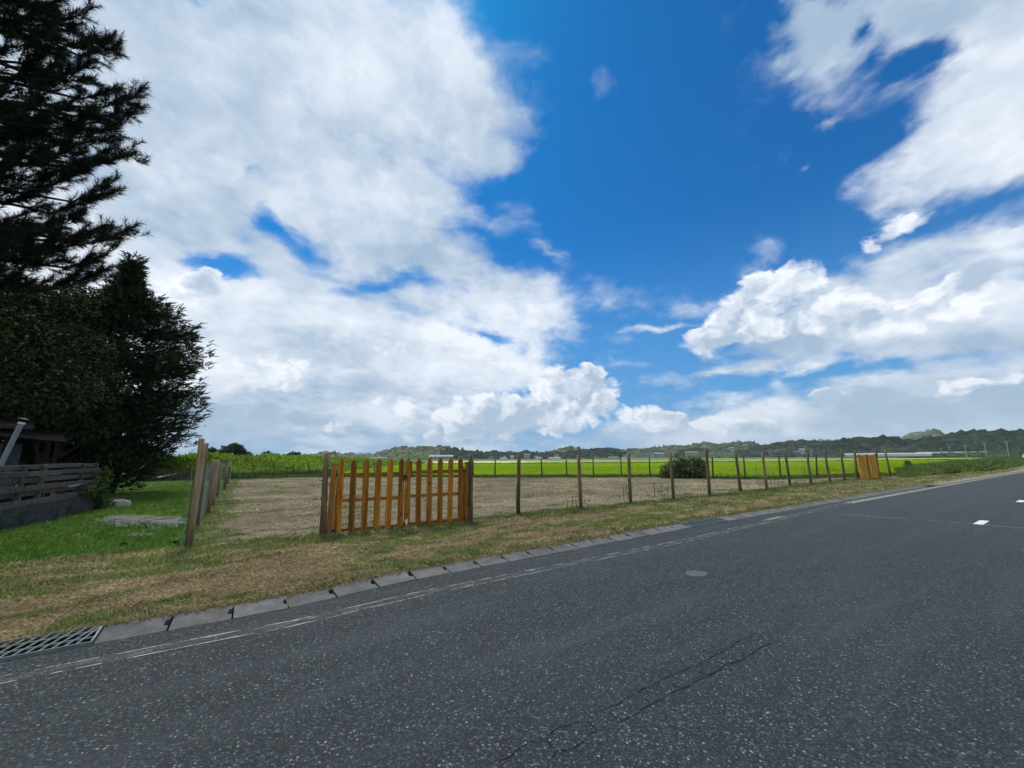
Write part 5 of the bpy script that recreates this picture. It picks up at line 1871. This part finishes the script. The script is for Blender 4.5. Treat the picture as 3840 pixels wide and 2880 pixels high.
def greenhouse(px, py, D, wpx, hpx, label, rot=0.0, depth=6.0):
    b = R(px, py, D)
    w, h = wpx * D / 1458, hpx * D / 1458
    o = tag(empty('greenhouse', tuple(b), math.atan2(b[1], b[0]) - math.pi / 2 + rot), label, 'greenhouse')
    pr = [(depth / 2 - depth / 2 * math.cos(t), h * math.sin(t) ** 0.7 if t > 0 else 0) for t in np.linspace(0, math.pi, 9)]
    MB().prism([(a, c - 0.6 if c < 0.01 else c) for a, c in pr], lambda p: (-w / 2, p[0], p[1]), lambda p: (w / 2, p[0], p[1])).build('film_cover', M['film'], o)
    n = max(3, int(w / 6))
    for k in range(n + 1):
        x_ = -w / 2 + w * k / n
        MB().tube([(x_, a * 1.004 - 0.02, c * 1.01 + 0.02) for a, c in pr], 0.06, 4).build('hoop', M['pole'], o)
    return o


house(1654, 1722, 405, 84, 10, 5, M['cream_wall'], M['pale_roof'], 'long low farm building with a pale roof behind the picket gate', 'farm building', 9, win=6)
house(1398, 1722, 300, 16, 4, 2, M['white_wall'], M['pale_roof'], 'small white shed beyond the levee left of the gate pickets', 'shed', 4, win=1)
house(1432, 1722, 300, 34, 4, 2, M['white_wall'], M['grey_roof'], 'low white outbuilding beyond the levee behind the left gate leaf', 'outbuilding', 5, win=3)
house(1892, 1712, 430, 9, 4, 4, M['white_wall'], M['dark_roof'], 'white gabled house among dark trees right of the orange gate', 'house', 7, win=1, gable=True)
house(1920, 1716, 425, 12, 4, 3, M['white_wall'], M['pale_roof'], 'low house with a pale roof among the dark trees', 'house', 7, win=2)
greenhouse(1888, 1720, 400, 26, 4, 'short white greenhouse before the dark trees right of the orange gate')
house(1976, 1711, 430, 22, 5, 4, M['cream_wall'], M['brown_roof'], 'house with a broad brown roof left of the white block', 'house', 8, win=3)
house(2012, 1713, 428, 14, 5, 6, M['white_wall'], M['dark_roof'], 'steep dark roofed white house beside the brown roofed one', 'house', 7, win=1, gable=True)
greenhouse(2020, 1718, 395, 22, 4, 'pale greenhouse before the steep dark roofed house')
house(2087, 1714, 430, 17, 8, 1, M['white_wall'], M['grey_roof'], 'white two storey block with a flat roof by the wooded slope', 'house', 8, win=3)
greenhouse(2080, 1720, 400, 44, 5, 'long white greenhouse below the white two storey block')
house(2236, 1716, 430, 18, 5, 5, M['cream_wall'], M['grey_roof'], 'grey roofed house at the foot of the dark cedar wood', 'house', 8, win=2, gable=True)
house(2300, 1719, 410, 34, 4, 2, M['cream_wall'], M['pale_roof'], 'long pale roofed barn right of the dark cedar wood', 'barn', 7, win=4)
greenhouse(2338, 1719.5, 400, 22, 3, 'low pale greenhouse right of the long barn')
house(2340, 1713, 440, 11, 7, 5, M['cream_wall'], M['brown_roof'], 'tall narrow cream house below the olive slope', 'house', 7, win=1, gable=True)
house(2369, 1713, 440, 14, 5, 4, M['white_wall'], M['dark_roof'], 'white house with a dark roof beside the tall narrow one', 'house', 7, win=2)
house(2447, 1706, 470, 11, 5, 4, M['white_wall'], M['pale_roof'], 'bright white gabled house on the slope left of the bush', 'house', 7, win=1, gable=True)
house(2471, 1706, 474, 34, 4, 4, M['cream_wall'], M['grey_roof'], 'long grey roofed hall on the slope above the bush', 'hall', 9, win=4)
house(2594, 1703, 465, 40, 5, 5, M['cream_wall'], M['brown_roof'], 'wide brown roofed house in the trees above the bush', 'house', 9, win=3)
house(2745, 1684, 520, 13, 4, 2, M['white_wall'], M['pale_roof'], 'pale house high among trees on the wooded hill', 'house', 8, win=2)
house(3008, 1692, 470, 13, 4, 4, M['white_wall'], M['grey_roof'], 'grey roofed house in front of the dark right wood', 'house', 8, win=2)
house(3046, 1702, 465, 9, 9, 3, M['white_wall'], M['dark_roof'], 'white two storey house at the edge of the dark right wood', 'house', 7, win=1)
house(2995, 1700, 470, 22, 4, 2, M['brown_wall'], M['grey_roof'], 'low brown shed below the grey roofed house', 'shed', 7, win=2)
greenhouse(3322, 1707.5, 285, 170, 6, 'very long white greenhouse behind the far yellow gate', 0.0, 6.5)
greenhouse(3563, 1699, 330, 118, 3, 'low white greenhouse on the bank before the dark wood', 0.0, 6.0)

for (xb, yb, xt, yt, D, lab) in [(3531, 1694, 3528, 1680, 330, 'short distant utility pole leftmost of the row before the dark wood'), (3562, 1694, 3559, 1675, 310, 'distant utility pole second from left before the dark wood'), (3622, 1698, 3618, 1670, 270, 'distant utility pole in the middle of the row before the dark wood'),
                                 (3696, 1699, 3690, 1660, 230, 'tall utility pole with a crossarm second from right'), (3780, 1696, 3772, 1654, 215, 'tallest utility pole rightmost before the dark wood')]:
    b = R(xb, yb, D)
    n_ = np.array([fw[0], fw[1], 0.0])
    n_ /= np.linalg.norm(n_)
    t = onplane(xt, yt, b, n_)
    o = tag(empty('utility_pole', tuple(b)), lab, 'utility pole', 'utility poles before the dark wood')
    MB().tube([(0, 0, -3), tuple(t - b)], [0.19, 0.13], 8).build('shaft', M['pole'], o)
    for k in (0.93, 0.99):
        c = (t - b) * k
        MB().tube([tuple(c - rt * 0.9), tuple(c + rt * 0.7)], 0.05, 4).build('crossarm', M['pole'], o)
    c = (t - b) * 0.8
    MB().tube([tuple(c + rt * 0.28 - [0, 0, .35]), tuple(c + rt * 0.28 + [0, 0, .35])], 0.14, 8).build('transformer', M['pole'], o)

cx = G(3862, 1726.5)
car = tag(empty('car', (cx[0], cx[1], 0.0), math.radians(-5)), 'small white car far along the road at the right edge', 'car')
body = [(-1.8, 0.35), (1.75, 0.35), (1.85, 0.75), (1.55, 0.98), (0.85, 1.05), (0.25, 1.50), (-1.35, 1.52), (-1.75, 1.05), (-1.85, 0.7)]
MB().prism([(-a, c) for a, c in body][::-1], lambda p: (p[0], -0.75, p[1]), lambda p: (p[0], 0.75, p[1])).build('body', M['car_paint'], car, bevel=0.06)
MB().prism([(-0.80, 1.06), (-0.28, 1.45), (-0.25, 1.45), (-0.78, 1.03)], lambda p: (p[0] - 0.04, -0.65, p[1]), lambda p: (p[0] - 0.04, 0.65, p[1])).build('windscreen', M['glass'], car)
for s in (-1, 1):
    MB().box((0.45, 0.755 * s, 1.22), (1.5, 0.02, 0.32)).build('side_window', M['glass'], car)
    MB().box((-1.80, 0.5 * s, 0.72), (0.08, 0.32, 0.16)).build('headlight', M['white_metal'], car)
    for x_ in (-1.15, 1.15):
        MB().tube([(x_, 0.62 * s, 0.30), (x_, 0.80 * s, 0.30)], 0.30, 14).build('wheel', M['rubber'], car)


# ------------------------------------------------------------------ grass, hay, weeds, rice edge (what nobody could count)
def blades(name, x, y, h, w, lean, col, z=None, material=M['blade'], double=False):
    """one bent blade of grass (two triangles) per point"""
    n = len(x)
    z = ground_z(x, y) if z is None else z
    a = rng.uniform(0, 2 * np.pi, n)
    dx, dy = np.cos(a), np.sin(a)
    b = rng.uniform(0, 2 * np.pi, n)
    lx, ly = np.cos(b) * lean * h, np.sin(b) * lean * h
    k = np.sqrt(np.clip(1 - lean ** 2, 0.03, 1))
    v0 = np.stack([x - dx * w / 2, y - dy * w / 2, z - 0.01], 1)
    v1 = np.stack([x + dx * w / 2, y + dy * w / 2, z - 0.01], 1)
    v2 = np.stack([x + lx * 0.40 + dx * w * 0.3, y + ly * 0.40 + dy * w * 0.3, z + h * 0.62 * k], 1)
    v3 = np.stack([x + lx, y + ly, z + h * k * (1 - 0.15 * lean)], 1)
    V = np.stack([v0, v1, v2, v3], 1).reshape(-1, 3)
    i = np.arange(n) * 4
    Fc = np.concatenate([np.stack([i, i + 1, i + 2], 1), np.stack([i, i + 2, i + 3], 1)])
    return tag(npmesh(name, V, Fc, material, cols=np.repeat(col, 4, 0)), kind='stuff')


def scatter(n, rmin, rmax, a0=-64, a1=64, power=1.0):
    """points round the camera's stand, thinning out with distance"""
    u = rng.random(n)
    r = rmin * (rmax / rmin) ** (u ** power)
    a = YAW + np.radians(rng.uniform(a0, a1, n))
    return r * np.cos(a), r * np.sin(a), r


def palette(n, pal, var):
    pal = np.array(pal)
    return pal[rng.integers(len(pal), size=n)] * rng.uniform(1 - var, 1 + var, (n, 1))


GRAV = np.array([G(a, b)[:2] for a, b in ((335, 1960), (440, 1938), (520, 1938), (620, 1944), (705, 1944), (650, 1978), (545, 1973), (380, 1968))])


def in_poly(x, y, P):
    c = np.zeros(len(x), bool)
    for (x0, y0), (x1, y1) in zip(P, np.roll(P, -1, 0)):
        c ^= ((y0 > y) != (y1 > y)) & (x < (x1 - x0) * (y - y0) / (y1 - y0 + 1e-12) + x0)
    return c


NG = 620000
x, y, r = scatter(NG, 4.6, 60)
ok = (y > kerb_y(x) + KW - 0.02) & (y < back_y(x) + 1.0) & (x > -16) & ~in_poly(x, y, GRAV) & (behind_wall(x, y) < 0.5)
x, y, r = x[ok], y[ok], r[ok]
g, left, inside = greenness(x, y)
gr = rng.random(len(x)) < sstep(0.40, 0.60, g)
s = np.clip((r / 8.0) ** 0.65, 0.70, 3.2)
# keep off the gravel and the wall
n = len(x)
fl = np.exp(-((y - front_y(x) + 0.1) / 0.45) ** 2) * (x > -0.1)
h = np.where(gr, rng.uniform(0.022, 0.050, n) + 0.04 * fl * rng.random(n) + 0.02 * left * rng.random(n), rng.uniform(0.03, 0.075, n))
h = np.where(inside & ~gr, h * 0.75, h)
lean = np.where(gr, rng.uniform(0.2, 0.8, n), rng.uniform(0.80, 0.985, n))
green = palette(n, [(0.135, 0.190, 0.042), (0.165, 0.210, 0.058), (0.095, 0.150, 0.038), (0.20, 0.22, 0.085)], 0.25)
lush = palette(n, [(0.125, 0.235, 0.036), (0.155, 0.265, 0.046), (0.090, 0.180, 0.034), (0.20, 0.26, 0.070)], 0.25)
dry = palette(n, [(0.42, 0.345, 0.20), (0.35, 0.27, 0.145), (0.53, 0.45, 0.28), (0.28, 0.19, 0.10)], 0.25)
hay = palette(n, [(0.36, 0.305, 0.205), (0.29, 0.245, 0.16), (0.44, 0.38, 0.265)], 0.25)
tuft = (0.45 + 1.1 * fbm(x * 1.7, y * 3.2, 5, 91))[:, None] * np.where(inside, 0.62 + 0.76 * fbm(x * 0.30, y * 0.65, 4, 57), 1.0)[:, None]
col = np.where(gr[:, None], np.where(left[:, None], lush, green), np.where(inside[:, None], hay, dry)) * tuft
blades('grass', x, y, h * s ** 0.8, 0.0065 * s, lean, col)

# taller tufts at the foot of posts, along the fence and the kerb
tx, ty, th_ = [], [], []
for p in list(_fp) + list(_lp[:-1]):
    k = 60
    tx.append(p[0] + rng.normal(0, 0.22, k))
    ty.append(p[1] + rng.normal(0, 0.12, k))
for k in range(420):
    xx = rng.uniform(0.3, 30)
    nn = rng.integers(8, 22)
    tx.append(xx + rng.normal(0, 0.10, nn))
    ty.append(front_y(xx) + rng.normal(-0.1, 0.22) + rng.normal(0, 0.05, nn))
for k in range(230):
    xx = rng.uniform(0.0, 16)
    nn = rng.integers(6, 16)
    tx.append(xx + rng.normal(0, 0.05, nn))
    ty.append(kerb_y(xx) + KW + abs(rng.normal(0, 0.10)) + rng.normal(0, 0.02, nn))
tx, ty = np.concatenate(tx), np.concatenate(ty)
n = len(tx)
col = palette(n, [(0.125, 0.195, 0.040), (0.155, 0.215, 0.055), (0.30, 0.27, 0.14), (0.09, 0.145, 0.036)], 0.3)
blades('grass', tx, ty, rng.uniform(0.035, 0.10, n), np.full(n, 0.008), rng.uniform(0.2, 0.75, n), col)

# cut straw spilling over the back of the kerb slabs
k = 7000
xx = rng.uniform(-6, 28, k) * rng.uniform(0.2, 1.0, k)
yy = kerb_y(xx) + KW - np.abs(rng.normal(0, 0.035, k)) * (0.3 + 1.6 * fbm(xx * 1.4, xx * 0 + 3.0, 3, 29)) + 0.02
blades('grass', xx, yy, rng.uniform(0.02, 0.07, k), np.full(k, 0.006), rng.uniform(0.85, 0.98, k), palette(k, [(0.42, 0.35, 0.21), (0.33, 0.26, 0.14), (0.17, 0.18, 0.07), (0.25, 0.18, 0.10)], 0.3), z=0.012 + 0.15 * (yy - kerb_y(xx)))

# lush tufts of the left yard
x, y, r = scatter(70000, 8, 34, -2, 62)
ok = (x < left_x(np.clip(y, 9, 35)) - 0.1) & (y > 8.2 + 2.2 * rng.random(len(x)) * fbm(x * 1.2, y * 1.2, 3, 44) * 1.6) & (x > -9) & (fbm(x * 0.9, y * 0.9, 3, 19) > 0.42) & ~in_poly(x, y, GRAV) & (behind_wall(x, y) < 0.5)
x, y, r = x[ok], y[ok], r[ok]
n = len(x)
gp = [np.array(G(a, b)[:2]) for a, b in ((325, 1962), (440, 1938), (520, 1938), (620, 1944), (705, 1944), (650, 1978), (545, 1973), (380, 1968))]
cg = np.mean(gp, axis=0)
blades('grass', x, y, rng.uniform(0.06, 0.15, n), np.full(n, 0.014), rng.uniform(0.2, 0.8, n), palette(n, [(0.110, 0.230, 0.034), (0.140, 0.265, 0.042), (0.080, 0.17, 0.030)], 0.35))

# weeds on the levee
U, Vv = rng.random(60000) * (NU - 1), 1 + rng.random(60000) ** 1.1 * 16.9
i, j = U.astype(int), Vv.astype(int)
fu, fv = (U - i)[:, None], (Vv - j)[:, None]
P = LV[i, j] * (1 - fu) * (1 - fv) + LV[np.minimum(i + 1, NU - 1), j] * fu * (1 - fv) + LV[i, j + 1] * (1 - fu) * fv + LV[np.minimum(i + 1, NU - 1), j + 1] * fu * fv
n = len(P)
m1 = fbm(P[:, 0] * 0.5, P[:, 1] * 0.5, 4, 31)
D = unit(rng.normal(size=(n, 3)) * 0.9 + np.array([0, 0, 0.7]))
ln = rng.uniform(0.18, 0.42, n) * (0.7 + 0.8 * m1)
P = P + np.array([0, 0, 1]) * (rng.random(n) * 0.22 * (m1 > 0.45))[:, None]
V, Fc = leaf_quads(P, D, ln, ln * 0.45)
c = palette(n, [(0.175, 0.285, 0.022), (0.22, 0.325, 0.030), (0.125, 0.21, 0.020), (0.25, 0.33, 0.055)], 0.25) * (0.55 + 0.9 * m1)[:, None]
tag(npmesh('weeds', V, Fc, M['leaf'], cols=np.repeat(c, 4, 0)), kind='stuff')

# dark weeds along the foot of the levee and behind the back fence
k = 9000
a = rng.uniform(-100, 1250, k)
q = np.array([G(b, np.interp(b, tp[:, 0], tp[:, 1]) - 1.5, 0) for b in a])
q[:, :2] += rng.normal(0, 0.5, (k, 2))
blades('weeds', q[:, 0], q[:, 1], rng.uniform(0.25, 0.75, k), np.full(k, 0.05), rng.uniform(0.1, 0.7, k), palette(k, [(0.045, 0.085, 0.018), (0.06, 0.11, 0.022), (0.09, 0.10, 0.045), (0.028, 0.05, 0.014)], 0.3), z=np.full(k, -0.05), material=M['leaf'])

# rough grass on the strip behind the back posts
k = 26000
xx = rng.uniform(1, 38, k)
yy = back_y(xx) + rng.normal(0.35, 0.45, k)
blades('grass', xx, yy, rng.uniform(0.10, 0.30, k), np.full(k, 0.022), rng.uniform(0.2, 0.8, k), palette(k, [(0.10, 0.17, 0.03), (0.13, 0.19, 0.04), (0.17, 0.18, 0.07), (0.06, 0.10, 0.025)], 0.3))

# rice standing at the near edge of the field
k = 90000
n1 = np.array(near1, float)
b1 = np.array(bund1, float)
a = rng.uniform(1090, 4100, k)
t = rng.random(k) ** 2.2 * 0.5
A = np.array([G(b, np.interp(b, n1[:, 0], n1[:, 1]), -0.12) for b in a])
B = np.array([G(b, np.interp(b, b1[:, 0], b1[:, 1]), -0.12) for b in a])
q = A + (B - A) * t[:, None]
blades('rice_plants', q[:, 0], q[:, 1], rng.uniform(0.35, 0.50, k), np.full(k, 0.035), rng.uniform(0.1, 0.5, k), palette(k, [(0.150, 0.245, 0.014), (0.175, 0.270, 0.022), (0.125, 0.205, 0.014)], 0.15), z=np.full(k, -0.45), material=M['blade'])

# tall weeds by the road far right
k = 42000
xx = 36 + 90 * rng.random(k) ** 1.5
ky = kerb_y(xx)
wd_ = np.interp(xx, [36, 44, 60, 130], [0.5, 2.6, 4.2, 5])
yy = ky + 2.6 - np.interp(xx, [36, 60], [0, 1.2]) + rng.random(k) * wd_
hh = np.interp(xx, [36, 42, 55, 130], [0.25, 0.7, 1.05, 1.2]) * rng.uniform(0.4, 1.0, k) * (0.55 + 0.8 * fbm(xx * 0.5, yy * 0.8, 3, 71))
blades('weeds', xx, yy, hh, np.full(k, 0.065), rng.uniform(0.15, 0.85, k), palette(k, [(0.125, 0.195, 0.040), (0.165, 0.235, 0.058), (0.085, 0.135, 0.032), (0.20, 0.25, 0.095)], 0.3) * (0.6 + 0.8 * fbm(xx * 0.6, yy * 0.6, 3, 17))[:, None], z=np.zeros(k), material=M['leaf'])
# the narrow weedy bund in the rice
k = 2500
A, B = G(3428, 1779, -0.1), G(3402, 1731, -0.1)
t = rng.random(k)[:, None]
q = A + (B - A) * t + np.concatenate([rng.normal(0, 0.18, (k, 2)), np.zeros((k, 1))], 1)
blades('weeds', q[:, 0], q[:, 1], rng.uniform(0.2, 0.5, k), np.full(k, 0.04), rng.uniform(0.1, 0.6, k), palette(k, [(0.03, 0.06, 0.015), (0.045, 0.085, 0.02)], 0.3), z=np.full(k, -0.2), material=M['leaf'])

# ------------------------------------------------------------------ summer haze over the whole plain
hz = MB().box((0, 0, 64.2), (4480, 4480, 132.0)).build('haze', None)
tag(hz, kind='stuff')
hm = bpy.data.materials.new('haze_air')
hm.use_nodes = True
T = NT(hm.node_tree)
T.n.clear()
pv = T.node('ShaderNodeVolumePrincipled', {'Color': (0.80, 0.90, 1.0, 1), 'Density': 0.00018, 'Anisotropy': 0.0})
om = T.n.new('ShaderNodeOutputMaterial')
T.l.new(pv.outputs[0], om.inputs['Volume'])
hz.data.materials.append(hm)
